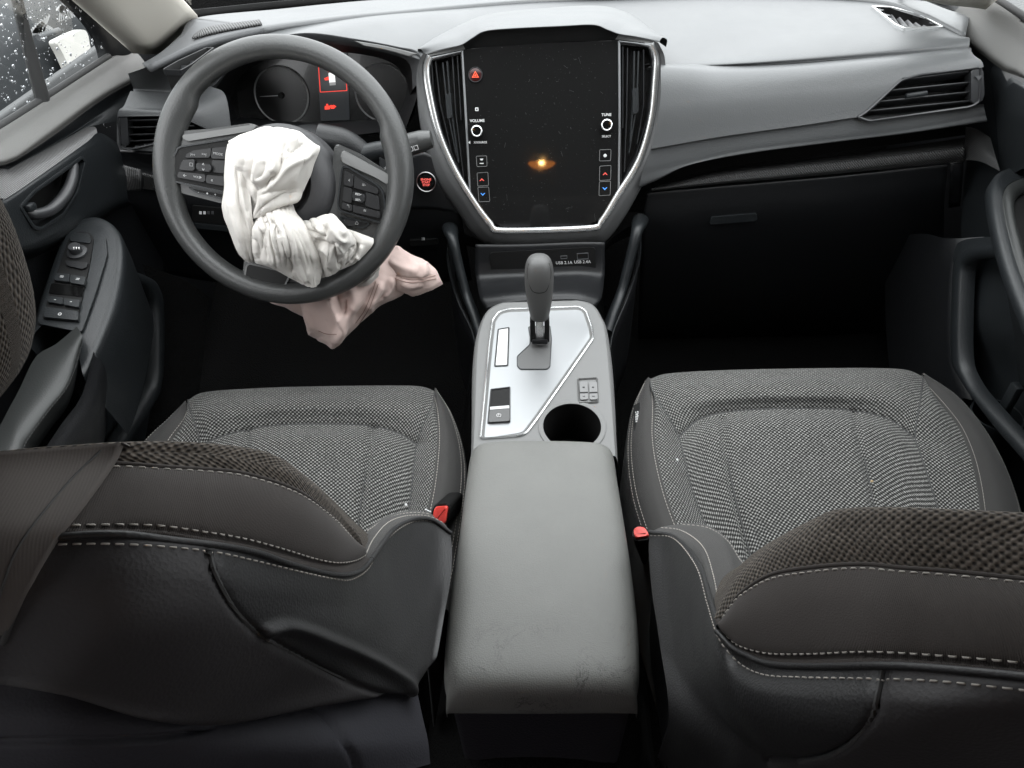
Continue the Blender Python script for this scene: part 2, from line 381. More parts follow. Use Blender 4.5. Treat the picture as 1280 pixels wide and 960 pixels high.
# ------------------------------------------------------------------ the cabin shell that shades the place
def sheet(name, rows, mat, nu=12, nv=12, label=None, thick=0.0, flip=None):
    return struct(gridmesh(name, grid([[np.array(p, float) for p in r] for r in rows], nu, nv), mat, None, thick, flip=flip), label)
sheet('headliner', [[(-.60, y, 1.275), (-.35, y, 1.315), (0, y, 1.325), (.35, y, 1.315), (.60, y, 1.275)] for y in (.60, .2, -.5, -1.0, -1.5)], M['liner'], thick=-0.03)
for s, nm in ((-1, 'left'), (1, 'right')):
    sheet('roof_rail_'+nm, [[(s*.59, y, 1.285), (s*.64, y, 1.25), (s*.665, y, 1.20)] for y in (.64, .2, -.5, -1.0, -1.5)], M['liner'], thick=-0.02)
    # B pillar, rear quarter and the body side outside the door trim
    sheet('centre_pillar_'+nm, [[(s*(.80-.18*t), y, .1+1.17*t) for t in (0, .4, .7, 1)] for y in (-.14, -.22, -.30)], M['liner'], thick=0.03)
    sheet('rear_quarter_'+nm, [[(s*(.80-.18*t), y, .1+1.17*t) for t in (0, .4, .7, 1)] for y in (-.95, -1.2, -1.56)], M['dark'], thick=0.03)
    sheet('rear_side_glass_'+nm, [[(s*(.755-.10*t), y, .82+.42*t) for t in (0, .5, 1)] for y in (-.30, -.6, -.95)], M['rear_tint'])
    sheet('body_side_'+nm, [[(s*.82, y, z) for z in (0, .4, .82)] for y in (1.9, .6, -.6, -1.56)], M['dark'], thick=0.02)
sheet('rear_wall', [[(x, -1.56, z) for x in (-.82, 0, .82)] for z in (0, .5, 1.0)], M['dark'], thick=0.03)
sheet('rear_glass', [[(x, -1.54, z) for x in (-.7, 0, .7)] for z in (1.0, 1.08, 1.17)], M['rear_tint'])
sheet('rear_header', [[(x, -1.52, z) for x in (-.7, 0, .7)] for z in (1.16, 1.24, 1.31)], M['liner'], thick=0.02)
sheet('firewall', [[(x, 1.72, z) for x in (-.82, 0, .82)] for z in (0.0, .4, .84)], M['carpet'], thick=0.03)
sheet('floor', [[(x, y, z) for x in (-.82, -.3, 0, .3, .82)] for y, z in ((1.75, .34), (1.45, .16), (1.1, .12), (.4, .12), (-1.56, .12))], M['carpet'], 40, 40, thick=0.03)
sheet('tunnel', [[(-.17, y, .1), (-.13, y, .30), (-.06, y, .38), (.06, y, .38), (.13, y, .30), (.17, y, .1)] for y in (1.7, 1.2, .6, -1.2)], M['carpet'], 24, 10)
# windscreen pane and its black border along the bottom
WS0 = [P(226, 19, y=1.50), P(248, 20, y=1.54), P(346, 10, y=1.62), P(481, -1, y=1.66), P(670, -13, y=1.67), P(900, -22, y=1.65), P(1088, -6, y=1.56), P(1185, 22, y=1.44)]
WS1 = [np.array([x, .62, 1.283-.02*abs(x)]) for x in np.linspace(-.60, .60, 8)]
ws = struct(gridmesh('windshield', grid([WS0, [(a*.62+b*.38)+np.array([0, .03, .02]) for a, b in zip(WS0, WS1)], WS1], 24, 12), M['glass']))
fr_ = gridmesh('ceramic_border', grid([[p+np.array([0, .012, -.03]) for p in WS0], [p+np.array([0, -.012, .014]) for p in WS0]], 30, 3), M['black'], ws, thick=0.002)

# A pillars
def pillar(nm, low, high):
    rows = [low, [a*.55+b*.45 for a, b in zip(low, high)], high]
    return struct(gridmesh('pillar_'+nm, grid(rows, 14, 14), M['pillar'], None, 0.006))
lowL = [P(166, 67, y=1.34), P(171, 67, y=1.31), P(188, 68, y=1.33), P(206, 63, y=1.37), P(246, 24, y=1.46), P(243, 18, y=1.50)]
highL = [np.array([-.565, .74, 1.225]), np.array([-.55, .735, 1.245]), np.array([-.535, .74, 1.26]), np.array([-.52, .75, 1.27]), np.array([-.50, .76, 1.283]), np.array([-.495, .79, 1.29])]
pillar('left', lowL, highL)
lowR = [P(1232, 12, y=1.33), P(1212, 9, y=1.30), P(1190, 7, y=1.33), P(1170, 4, y=1.37), P(1130, -6, y=1.47), P(1126, -10, y=1.52)]
highR = [p*np.array([-1, 1, 1]) for p in highL]
pillar('right', lowR, highR)

# ------------------------------------------------------------------ dashboard
DB = thing('dashboard', 'grey dashboard with tall portrait touchscreen, air vents and glove box', 'dashboard')
# top pad: from the windscreen side to the gap above the mid panel; hood and screen hump are separate
far = [P(160, 92, z=.868), P(185, 83, z=.870), P(250, 56, z=.872), P(325, 37, z=.874), P(420, 24, z=.874), P(500, 16, z=.872), P(600, 8, z=.868), P(670, 1, z=.866), P(800, -10, z=.864), P(960, -12, z=.864), P(1085, 0, z=.866), P(1150, 18, z=.868), P(1185, 33, z=.868), P(1209, 47, z=.866)]
near = [P(166, 109, y=1.235), P(190, 110, y=1.235), P(228, 111, y=1.235), P(262, 103, y=1.235), P(300, 68, y=1.235), P(379, 42, y=1.25), P(443, 49, y=1.25), P(526, 68, y=1.24), P(545, 84, y=1.275), P(675, 84, y=1.275), P(828, 79, y=1.265), P(950, 74, y=1.235), P(1100, 63, y=1.235), P(1212, 54, y=1.235)]
far2, near2 = arclen(far, 14), near
mid = []
FA = cr1(far, 150); NE = cr1(near, 150)
MI = FA*.45+NE*.55+np.array([0, 0, .004]); LIP = NE+np.array([0, -.004, -.008])
HOLE_DL = [(203, 86), (220, 77), (262, 60), (266, 62), (240, 80), (225, 88)]
HOLE_DR = [(1096, 9), (1120, 10), (1166, 29), (1170, 33), (1128, 33), (1120, 30)]
Gp = np.stack([cr1(np.stack([FA[j], MI[j], NE[j], LIP[j]]), 46) for j in range(150)], 1)
HUMP_OUT = [(536, 66), (548, 52), (579, 33), (613, 21), (680, 14), (747, 11), (785, 22), (806, 38), (818, 54)]
HUMP_IN = [(574, 58), (590, 48), (617, 37), (650, 33.5), (700, 31), (744, 30), (762, 38), (776, 47)]
pad = gridmesh('top_pad', Gp, M['pad'], DB, holes=[[(537, 68), (556, 58), (585, 43), (617, 30), (680, 23), (745, 19), (778, 32), (794, 46), (803, 58), (810, 72), (812, 110), (535, 110), (535, 80)], HOLE_DL, HOLE_DR])
# cowl panel between pad and glass, ribbed speaker grille at its left end
cw = [[P(178, 79, z=.872), P(200, 66, z=.876), P(225, 44, z=.872), P(247, 22, z=.868), P(346, 11.5, z=.862), P(414, 4.5, z=.860), P(481, -1, z=.858), P(670, -13, z=.856), P(900, -22, z=.856), P(1088, -12, z=.856), P(1140, -4, z=.862), P(1185, 12, z=.868), P(1212, 20, z=.868)],
      [P(185, 82, z=.876), P(205, 73, z=.878), P(250, 54, z=.878), P(325, 36, z=.878), P(420, 23, z=.878), P(500, 15, z=.876), P(670, 0, z=.870), P(900, -10, z=.868), P(1085, -1, z=.870), P(1150, 16, z=.872), P(1183, 31, z=.872), P(1207, 44, z=.870)]]
Gcw = grid(cw, 120, 8); kc = int(np.argmin(abs(proj(Gcw[-1])[:, 0]-326)))
gridmesh('speaker_panel', Gcw[:, :kc+1], M['cowl'], DB, thick=0.01); gridmesh('cowl_panel', Gcw[:, kc:], M['pad'], DB, thick=0.01)
gr = grid([[P(243, 42, z=.881), P(262, 33, z=.881), P(325, 24, z=.881)], [P(240, 47, z=.881), P(270, 39, z=.881), P(327, 29, z=.881)]], 30, 4)
M['grille'] = carbon('speaker_grille_ribs', 0.01, 0.10, 0.0045, 0.0, 0.6)
gridmesh('speaker_grille', gr, M['grille'], DB, thick=0.003)

# small defroster vents let into the pad
def plane_vent(name, pl, outline, nsl, mat_frame, slats, width=0.0025, h=0.002, depth=0.03, tint=None):
    v = bpy.data.objects.new(name, None); COL.objects.link(v); v.parent = DB
    O = rounded(pl.pts(outline, h), 0.004); I = offset(O, pl.n, width)
    frame('frame', O, I, pl.n, 0.008, mat_frame, v, mid=0.0006)
    prism('duct', I-pl.n*depth, 0.002, M['black'], v)
    frame('duct_wall', I-pl.n*0.001, I-pl.n*0.0012+(I.mean(0)-I)*0.01, pl.n, depth, M['black'], v)
    for a, b, w in slats:
        A, B = pl.hit(*a, h-.004), pl.hit(*b, h-.004); c = (A+B)/2; t = unit(B-A)
        box('slat', c-pl.n*.006, (t, np.cross(pl.n, t)*.8+pl.n*.6, pl.n), (np.linalg.norm(B-A), w*1.0, 0.0016), M['slat'], v, 0.0004, 1)
    return v
plL = Plane(P(203, 86, z=.869), P(225, 88, z=.869), P(262, 60, z=.873))
plane_vent('defroster_vent', plL, [(202, 87), (221, 76), (258, 59), (268, 59), (240, 80), (226, 88)], 5, M['dark'],
           [((208+9.5*k, 84-5.2*k), (227+9.2*k, 86-6.2*k), .006) for k in range(5)])
plR = Plane(P(1096, 9, z=.866), P(1120, 10, z=.866), P(1166, 29, z=.868))
plane_vent('defroster_vent', plR, [(1089, 7), (1115, 8), (1150, 17), (1180, 33), (1130, 35), (1118, 30)], 5, M['silver'],
           [((1104+10*k, 11.5+3.3*k), (1116+10*k, 30+.8*k), .006) for k in range(6)], width=.004)

# mid panel right of the screen, with a stitched-looking seam and the lip under it
gapT = [P(826, 80, y=1.25), P(860, 80, y=1.25), P(950, 78, y=1.25), P(1100, 68, y=1.25), P(1195, 58, y=1.25), P(1214, 60, y=1.25)]
rowA = [P(826, 86, y=1.206), P(862, 88.5, y=1.205), P(905, 92, y=1.204), P(1000, 86.5, y=1.202), P(1100, 77.5, y=1.20), P(1206, 67, y=1.20), P(1216, 70, y=1.20)]
rowB = [P(825, 130, y=1.178), P(900, 124, y=1.178), P(1000, 114, y=1.178), P(1100, 104, y=1.176), P(1229, 81, y=1.178)]
rowC = [P(814, 186, y=1.162), P(900, 171, y=1.162), P(1000, 157, y=1.162), P(1075, 146, y=1.162), P(1140, 140, y=1.163), P(1230, 130, y=1.165)]
HOLE_V = [(1074, 147), (1087, 139), (1128, 98), (1150, 93), (1224, 84), (1245, 82), (1245, 131), (1214, 133), (1087, 150)]
gridmesh('mid_panel', grid([gapT, rowA, rowB, rowC], 150, 60), M['pad'], DB, holes=[HOLE_V])
rowD = [P(813, 190, y=1.166), P(900, 175, y=1.166), P(1000, 161, y=1.166), P(1075, 150, y=1.166), P(1140, 144, y=1.167), P(1230, 134, y=1.169)]
rowE = [P(803, 216, y=1.164), P(850, 205, y=1.164), P(930, 187, y=1.164), P(1040, 173, y=1.164), P(1140, 160, y=1.165), P(1232, 143, y=1.168)]
rowF = [P(797, 236, y=1.172), P(825, 223, y=1.170), P(860, 205, y=1.170), P(935, 191, y=1.170), P(1040, 177, y=1.172), P(1140, 165, y=1.172), P(1232, 152, y=1.172)]
rowG = [p+np.array([0, .07, -.004]) for p in rowF]
gridmesh('lower_lip', grid([rowC, rowD, rowE, rowF, rowG], 100, 33), M['pad'], DB)
# dark shelf slot, ribbed strip, glove box
sl0 = [p+np.array([0, .06, 0]) for p in rowF]
st0 = [P(822, 232, y=1.235), P(900, 214, y=1.235), P(1050, 195, y=1.235), P(1206, 172, y=1.235)]
st1 = [P(820, 234, y=1.20), P(900, 217, y=1.20), P(1050, 200, y=1.20), P(1206, 182, y=1.20)]
st2 = [P(815, 236.5, y=1.188), P(900, 226, y=1.188), P(1050, 211, y=1.188), P(1206, 192, y=1.188)]
st3 = [P(815, 239, y=1.192), P(900, 230, y=1.192), P(1050, 217, y=1.192), P(1206, 202, y=1.192)]
gridmesh('shelf_back', grid([[p+np.array([0, .06, .03]) for p in rowF[1:]], [P(822, 228, y=1.25), P(900, 210, y=1.25), P(1050, 190, y=1.25), P(1210, 168, y=1.25)]], 40, 4), M['black'], DB)
M['ribs'] = carbon('ribbed_trim', 0.010, 0.075, 0.0030, math.radians(40), 0.4)
gridmesh('trim_strip', grid([st0, st1, st2, st3], 120, 24), M['ribs'], DB, thick=0.003)
gb = [[P(812, 240, y=1.20), P(900, 232, y=1.20), P(1050, 219, y=1.20), P(1184, 205, y=1.20)],
      [P(808, 248, y=1.195), P(900, 240, y=1.195), P(1050, 227, y=1.195), P(1184, 213, y=1.195)],
      [P(802, 300, y=1.215), P(900, 292, y=1.215), P(1050, 282, y=1.215), P(1180, 265, y=1.215)],
      [P(798, 400, y=1.34), P(900, 395, y=1.34), P(1050, 388, y=1.34), P(1180, 375, y=1.34)], [P(798, 440, y=1.50), P(900, 440, y=1.50), P(1050, 436, y=1.50), P(1180, 430, y=1.50)]]
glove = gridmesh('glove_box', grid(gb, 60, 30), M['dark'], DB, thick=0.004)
plG = Plane(P(890, 280, y=1.206), P(960, 275, y=1.206), P(920, 250, y=1.199))
prism('latch_recess', rounded(plG.pts([(892, 256), (900, 251), (955, 248), (962, 252), (955, 268), (890, 272)], .0015), .004), .004, M['black'], glove)
prism('latch', rounded(plG.pts([(889, 272), (946, 267), (947, 276), (887, 281)], .006), .003), .009, M['dark2'], glove, 0.0015)
e1 = [[P(1188, 205, y=1.195), P(1204, 203, y=1.195)], [P(1188, 222, y=1.195), P(1204, 219, y=1.195)], [P(1186, 260, y=1.22), P(1200, 258, y=1.22)]]
gridmesh('end_panel', grid(e1, 4, 12), M['dark'], DB, thick=0.004)
text('AIRBAG', P(1172, 46.5, y=1.262), (1, -.03, 0), (0, 1, .05), .0085, M['cowl'], DB)

# air vent with chrome-edged outline and horizontal vanes
def side_vent(pl, outline, slats, tab, wheel, frame_mat):
    v = bpy.data.objects.new('air_vent', None); COL.objects.link(v); v.parent = DB
    O = rounded(pl.pts(outline, .002), 0.006); I = offset(O, pl.n, .0035)
    frame('frame', O, I, pl.n, 0.012, frame_mat, v, mid=0.001)
    prism('duct', I-pl.n*.05, 0.002, M['black'], v)
    frame('duct_wall', I-pl.n*.001, I-pl.n*.0012, pl.n, 0.05, M['black'], v)
    for a, b in slats:
        A, B = pl.hit(*a, -.004), pl.hit(*b, -.004); c = (A+B)/2; t = unit(B-A)
        box('slat', c-pl.n*.010, (t, np.cross(pl.n, t)*.45+pl.n*.9, np.cross(pl.n, t)), (np.linalg.norm(B-A), .022, .0022), M['slat'], v, .0007, 2)
    if tab:
        A, B = pl.hit(*tab[0], .001), pl.hit(*tab[1], .001); t = unit(B-A)
        box('vane_tab', (A+B)/2-pl.n*.003, (t, np.cross(pl.n, t), pl.n), (np.linalg.norm(B-A), .007, .008), M['dark2'], v, .002)
    if wheel: 
        Q = rounded(pl.pts(wheel, .001), .004); prism('thumb_wheel', Q, .02, M['slat'], v, .003)
    return v
plV = Plane(P(1080, 140, y=1.163), P(1225, 125, y=1.166), P(1180, 92, y=1.178))
v_r = side_vent(plV, [(1070, 147), (1084, 138), (1126, 99), (1150, 92), (1228, 82), (1226, 128), (1214, 135), (1086, 153)],
                [((1124, 104), (1212, 93)), ((1104, 118), (1212, 107)), ((1090, 132), (1212, 119)), ((1082, 143), (1212, 130))],
                ((1133, 120), (1160, 116)), [(1214, 87), (1229, 86), (1231, 122), (1225, 129), (1214, 129)], M['slat'])
prism('symbol', plV.pts([(1219, 95), (1228, 94), (1223.5, 101)], .0045), .0003, M['cowl'], v_r)

# ---- centre stack: surround, bright bezel, glass panel, upright vents
S = Plane(P(612, 285, y=1.15), P(748, 283, y=1.15), P(675, 56, y=1.25))
BEZ = [(533, 67), (528, 84), (531, 113.5), (543, 165), (563.6, 213), (589, 254.5), (611, 284), (627, 292), (737, 289), (753, 281), (775, 247.6), (802.6, 203), (818, 151), (823.5, 103), (825, 70), (818, 52)]
def chain(pl, L, n, h=0): return arclen(pl.pts(L, h), n)
ob = chain(S, BEZ, 120, .004); inb = chain(S, [(540.5, 72.5), (536.5, 86), (539.5, 113), (551, 163), (570.3, 209), (595, 250.5), (616, 278), (629, 285), (735, 282), (749, 275), (769, 243), (795.5, 199.5), (810.5, 149.5), (815.5, 103), (817, 73), (811, 58)], 120, .004)
# chrome strip: open band with a rounded section
def strip(name, A, B, n, depth, mat, parent, bulge=.002):
    rows = [A-n*depth, A-n*.0005, A*.8+B*.2+n*bulge, A*.5+B*.5+n*bulge*1.3, A*.2+B*.8+n*bulge*.8, B-n*.0008, B-n*depth]
    return gridmesh(name, np.stack(rows), mat, parent)
strip('display_bezel', ob, inb, S.n, .010, M['silver'], DB, .0012)
# grey surround outside the bezel, wider towards the bottom
so = [P(529, 66, y=1.222), P(522, 85, y=1.222), P(521, 116, y=1.215), P(528, 170, y=1.20), P(548, 228, y=1.185), P(575, 268, y=1.175), P(596, 297, y=1.165), P(625, 313, y=1.16), P(675, 313, y=1.16), P(742, 306, y=1.16), P(764, 294, y=1.165), P(793, 250, y=1.175), P(813, 205, y=1.185), P(826, 152, y=1.20), P(831, 103, y=1.215), P(831, 72, y=1.222), P(823, 54, y=1.222)]
SO = arclen(so, 120)
gs = [SO+np.array([0, .02, -.012]), SO+S.n*.0, (SO*.45+ob*.55)+S.n*.003, ob-S.n*.001]
gridmesh('display_surround', grid([list(g) for g in gs], 120, 22, even=False), M['shroud'], DB)
# screen hump: pad-coloured visor whose front face is grey at the sides and black over the glass
HI = arclen([S.hit(a, b, h) for a, b, h in [(529, 66, .004), (555, 59.5, .006), (576, 54.5, .008), (590, 46, .011), (606, 37.5, .013), (640, 34, .014), (700, 31, .014), (742, 29.5, .013), (760, 35.5, .011), (775, 41, .008), (796, 44.5, .006), (825, 50.5, .004)]], 96)
HO = arclen([P(a, b, z=.874-.0015*abs(i-4)) for i, (a, b) in enumerate([(522, 62), (545, 46), (579, 29), (613, 17), (680, 10), (747, 7), (785, 16), (808, 32), (834, 50)])], 96)
HBk_ = arclen([S.hit(a, b, h) for a, b, h in [(535, 70.5, .003), (556, 66.5, .001), (577, 62.5, -.002), (590, 60.5, -.004), (606, 59.5, -.004), (640, 56.5, -.004), (700, 52.5, -.004), (742, 50.8, -.004), (760, 50, -.004), (774, 49.6, -.002), (796, 52.3, .001), (817, 54.5, .003)]], 96)
gridmesh('visor', grid([list(HO+np.array([0, .004, -.012])), list(HO), list(HO*.35+HI*.65+np.array([0, 0, .004])), list(HI), list(HI+S.n*.0005-S.y*.003)], 96, 30, even=False), M['pad'], DB)
Gvf = grid([list(HI-S.n*.0005), list(HI*.5+HBk_*.5-S.n*.001), list(HBk_)], 96, 8, even=False)
pxv = proj(HI)[:, 0]; kl = int(np.argmin(abs(pxv-577))); kr = int(np.argmin(abs(pxv-774)))
gridmesh('visor_face', Gvf[:, :kl+1], M['console'], DB); gridmesh('visor_lining', Gvf[:, kl:kr+1], M['black'], DB); gridmesh('visor_face', Gvf[:, kr:], M['console'], DB)
for A, B in (([(536, 71.5), (556, 67.5), (577, 63)], [(540, 75.5), (557, 70.5), (577, 65.5)]), ([(774, 50.5), (796, 53), (815, 55.5)], [(774, 53), (796, 55.8), (812, 60)])):
    strip('vent_edge', chain(S, A, 20, .002), chain(S, B, 20, .001), S.n, .006, M['plate'], DB, .0008)
GL = [(578, 62), (608, 59), (675, 54), (740, 51.5), (772, 50.5), (773, 150), (772, 238), (757, 267), (745, 277), (734, 281), (630, 284), (620, 280), (606, 268), (589, 245), (583, 150)]
M['screen'] = None
m, nt, b, N, L = newmat('display_glass')
tc = N('ShaderNodeTexCoord'); nz = N('ShaderNodeTexNoise'); nz.inputs['Scale'].default_value = 22; nz.inputs['Detail'].default_value = 7; nz.inputs['Roughness'].default_value = .7; L(tc.outputs['Object'], nz.inputs['Vector'])
mr = N('ShaderNodeMapRange'); mr.inputs['From Min'].default_value = .4; mr.inputs['From Max'].default_value = .7; mr.inputs['To Min'].default_value = .02; mr.inputs['To Max'].default_value = .07; L(nz.outputs['Fac'], mr.inputs['Value']); L(mr.outputs['Result'], b.inputs['Roughness'])
nd = N('ShaderNodeTexNoise'); nd.inputs['Scale'].default_value = 420; nd.inputs['Detail'].default_value = 2; L(tc.outputs['Object'], nd.inputs['Vector'])
cr_ = N('ShaderNodeMapRange'); cr_.inputs['From Min'].default_value = .70; cr_.inputs['From Max'].default_value = .8; cr_.inputs['To Min'].default_value = .010; cr_.inputs['To Max'].default_value = .10; L(nd.outputs['Fac'], cr_.inputs['Value']); L(cr_.outputs['Result'], b.inputs['Base Color'])
b.inputs['Specular IOR Level'].default_value = .35
M['screen'] = m
TS = prism('touch_screen', rounded(S.pts(GL, -.002), .002, 2), .008, M['screen'], DB, .0006)
# dust hairs and scratches on the glass
rs = random.Random(3); Vd, Fd = [], []
for k in range(46):
    px, py = rs.uniform(590, 765), rs.uniform(70, 275); a = rs.uniform(0, 3.14); l = rs.uniform(.4, 2.6)*(1 if k % 4 else 2.2)
    if px < 600 and py > 250: continue
    p0 = S.hit(px, py, -.0017); t = S.x*math.cos(a)+S.y*math.sin(a); s_ = np.cross(S.n, t); w = rs.uniform(.00008, .00018); l *= .0011
    b0 = len(Vd); Vd += [p0-t*l-s_*w, p0-t*l+s_*w, p0+t*l+s_*w+s_*l*.3, p0+t*l-s_*w+s_*l*.3]; Fd.append((b0, b0+1, b0+2, b0+3))
dust = mesh('dust', Vd, Fd, simple('dust', .09, .9), TS, False); dust['kind'] = 'stuff'
# controls on the glass
def disc(name, c, pl, r, h, mat, parent, r2=None, seg=24):
    return lathe(name, [(r, 0), (r, h*.7), (r*.9, h), (0.0001, h)], c, pl.n, mat, parent, seg)
def ringo(name, c, pl, r0, r1, h, mat, parent, seg=32):
    return lathe(name, [(r1, 0), (r1, h*.6), ((r0+r1)/2, h), (r0, h*.6), (r0, -h*.2)], c, pl.n, mat, parent, seg)
c = S.hit(594.3, 93.5, -.0018)
hz = disc('hazard_button', c, S, .0105, .002, simple('hazard_face', (.035, .006, .006), .25), TS)
ringo('button_ring', c, S, .0100, .0118, .0026, M['slat'], hz)
def tri(name, c, pl, r, mat, parent, h=.0022, k=.62):
    O = [c+(pl.x*math.sin(a)+pl.y*math.cos(a))*r for a in (0, 2.094, 4.189)]; O = np.array(O)+pl.n*h
    I = c+pl.n*h+(O-c-pl.n*h)*k
    frame(name, O, I, pl.n, .0004, mat, parent)
    prism(name, c+pl.n*(h+.0001)+(O-c-pl.n*h)*.36, .0003, mat, parent)
tri('warning_triangle', c-S.y*.0008, S, .0068, simple('hazard_red', (.8, .09, .04), .5, emit=(1, .1, .04), es=.06), hz)
MW = simple('panel_print', .6, .5)
for nm, px, py, up, dn in (('volume_knob', 596.5, 163.5, 'VOLUME', '\u25c0\u00d7/PUSH'), ('tuning_knob', 758, 156, 'TUNE', 'SELECT\u266a')):
    c = S.hit(px, py, -.0018)
    k = lathe(nm, [(.0085, 0), (.0082, .010), (.0074, .0112), (.0001, .0106)], c, S.n, M['gloss'], TS, 32)
    ringo('knob_ring', c+S.n*.0098, S, .0064, .0092, .0018, M['silver'], k)
    text(up, S.hit(px, py-12.5, -.0012), S.x, S.y, .0062, MW, TS, bold=.02)
    dnt = 'X/SOURCE' if nm == 'volume_knob' else 'SELECT'
    text(dnt, S.hit(px+(4 if nm == 'volume_knob' else 0), py+14.5, -.0012), S.x, S.y, .0046, MW, TS, bold=.02)
sp = S.hit(587, 178, -.0014); prism('symbol', [sp+S.x*-.003, sp+S.x*.001+S.y*.0025, sp+S.x*.001-S.y*.0025], .0003, MW, TS)
prism('symbol', rounded([S.hit(596, 136.5, -.0014)+S.x*a*.0028+S.y*b_*.0028 for a, b_ in ((-1, -1), (1, -1), (1, 1), (-1, 1))], .001), .0004, MW, TS)
prism('symbol', rounded([S.hit(596, 136.5, -.0009)+S.x*a*.0012+S.y*b_*.0012 for a, b_ in ((-1, -1), (1, -1), (1, 1), (-1, 1))], .0006), .0004, M['gloss'], TS)
def sq(name, L, mat=MW, w=.0006):
    O = rounded(S.pts(L, -.0014), .002); return frame(name, O, offset(O, S.n, w), S.n, .0004, mat, TS)
MG = simple('panel_line', .22, .5)
for L_ in ([(595, 195), (608.5, 194.5), (609, 208), (596, 208.5)], [(596, 216), (610, 215), (611, 232), (597, 233)], [(597, 234.2), (611, 233.4), (612.5, 252), (598.5, 252.5)],
           [(749.5, 187), (764, 186.5), (763.5, 201), (749, 201.5)], [(749.5, 207.5), (764, 206.5), (763.5, 225), (749, 226)], [(749, 227), (763.5, 226.2), (763, 244), (748.5, 245)]):
    sq('button_outline', L_, MG)
def chev(px, py, up, mat):
    c = S.hit(px, py, -.0013); w, hh, t = .0042, .0044*(1 if up else -1), .0017*(1 if up else -1)
    prism('chevron', [c+S.x*-w-S.y*hh*.5, c+S.y*hh*.5, c+S.x*w-S.y*hh*.5, c+S.x*w*.55-S.y*(hh*.5), c+S.y*(hh*.5-t*1.2), c-S.x*w*.55-S.y*hh*.5], .0004, mat, TS)
RP = simple('red_lit_print', (.7, .1, .08), .5, emit=(1, .08, .06), es=.05); BP = simple('blue_lit_print', (.08, .3, .8), .5, emit=(.06, .3, 1), es=.05)
chev(602.3, 224.5, True, RP); chev(603.5, 243, False, BP); chev(756.5, 217, True, RP); chev(756, 236, False, BP)
c = S.hit(602, 200, -.0013); prism('symbol', [c-S.x*.003+S.y*.0022, c+S.x*.003+S.y*.0022, c+S.x*.0014-S.y*.0006, c-S.x*.0014-S.y*.0006], .0004, MW, TS)
c = S.hit(602, 204.3, -.0013); prism('symbol', rounded([c-S.x*.0034-S.y*.0008, c+S.x*.0034-S.y*.0008, c+S.x*.0034+S.y*.0008, c-S.x*.0034+S.y*.0008], .0007), .0004, MW, TS)
disc('symbol', S.hit(756.4, 194.5, -.0015), S, .0028, .0004, MW, TS, seg=12)
# upright vents beside the glass
def up_vent(outline, hollow, vane, tab, fins):
    v = bpy.data.objects.new('air_vent', None); COL.objects.link(v); v.parent = DB
    O = np.asarray(S.pts(outline, -.003)); prism('duct', O-S.n*.028, .003, M['black'], v)
    I = O; frame('duct_wall', I, I+(I.mean(0)-I)*.03, S.n, .028, M['slat'], v)
    A = np.asarray(S.pts(vane, .0)); B = offset(A, S.n, .0022)
    frame('vane_frame', A, B, S.n, .012, M['dark2'], v, mid=.0004)
    for a, b_ in fins:
        A_, B_ = S.hit(*a, -.014), S.hit(*b_, -.014); t = unit(B_-A_)
        box('slat', (A_+B_)/2, (t, np.cross(S.n, t), S.n), (np.linalg.norm(B_-A_), .0018, .014), M['slat'], v, .0005, 1)
    T = rounded(S.pts(tab, .006), .002); prism('vane_tab', T, .012, M['dark2'], v, .002)
up_vent([(539, 74), (576, 65), (582, 150), (586, 244), (572, 208), (552, 165), (541, 113)], None,
        [(552.5, 78), (559.5, 76.5), (564, 130), (574, 203), (569, 191), (559, 140)], [(556.5, 118), (563.5, 116), (565.5, 146), (559, 149)],
        [((545, 76), (551, 130)), ((551, 130), (565, 190)), ((566, 70), (570, 140)), ((570, 140), (580, 222)), ((572, 68), (577, 150))])
up_vent([(775, 53), (811, 57), (816, 73), (815, 103), (809.5, 149), (794, 199), (776, 233)], None,
        [(792, 64), (799, 64), (797, 130), (787, 192), (787, 178), (791, 120)], [(790.5, 111), (798, 109), (798.5, 140), (791, 143)],
        [((804, 62), (804, 130)), ((804, 130), (796, 180)), ((784, 60), (783, 140)), ((783, 140), (780, 215)), ((778, 58), (778, 160))])
# bright liners between glass and vents
for A, B in (([(576.5, 64), (581, 150), (587, 246)], [(579, 63), (584, 150), (589, 247)]), ([(775.5, 51), (776, 150), (774.5, 236)], [(772.5, 51), (773, 150), (772, 238)])):
    strip('liner', chain(S, A, 30, 0), chain(S, B, 30, 0), S.n, .006, M['plate'], DB, .0006)

# ---- left side: mid panel, vent, knee panel
lgap = [P(163, 114, y=1.222), P(195, 115, y=1.222), P(228, 115, y=1.222), P(264, 108, y=1.222)]
l1 = [P(155, 132, y=1.195), P(195, 134, y=1.195), P(235, 134, y=1.195), P(282, 120, y=1.20)]
l2 = [P(147, 143, y=1.185), P(200, 145, y=1.185), P(240, 150, y=1.185), P(290, 170, y=1.185)]
l3 = [P(146, 186, y=1.185), P(200, 190, y=1.185), P(240, 195, y=1.185), P(295, 205, y=1.185)]
HOLE_L = [(150, 146), (200, 144.5), (235, 150), (260, 162), (250, 168), (160, 185), (150, 178)]
gridmesh('mid_panel', grid([lgap, l1, l2, l3], 80, 50), M['pad'], DB, holes=[HOLE_L])
plVL = Plane(P(150, 180, y=1.185), P(250, 178, y=1.185), P(200, 145, y=1.186))
side_vent(plVL, [(146, 144), (200, 143), (236, 149), (264, 162), (250, 169), (200, 180), (160, 189), (149, 184)],
          [((162, 154), (228, 153)), ((162, 163), (244, 161)), ((162, 172), (235, 170)), ((163, 180), (205, 178))], None,
          [(148, 147), (159, 146), (161, 183), (152, 182)], M['slat'])
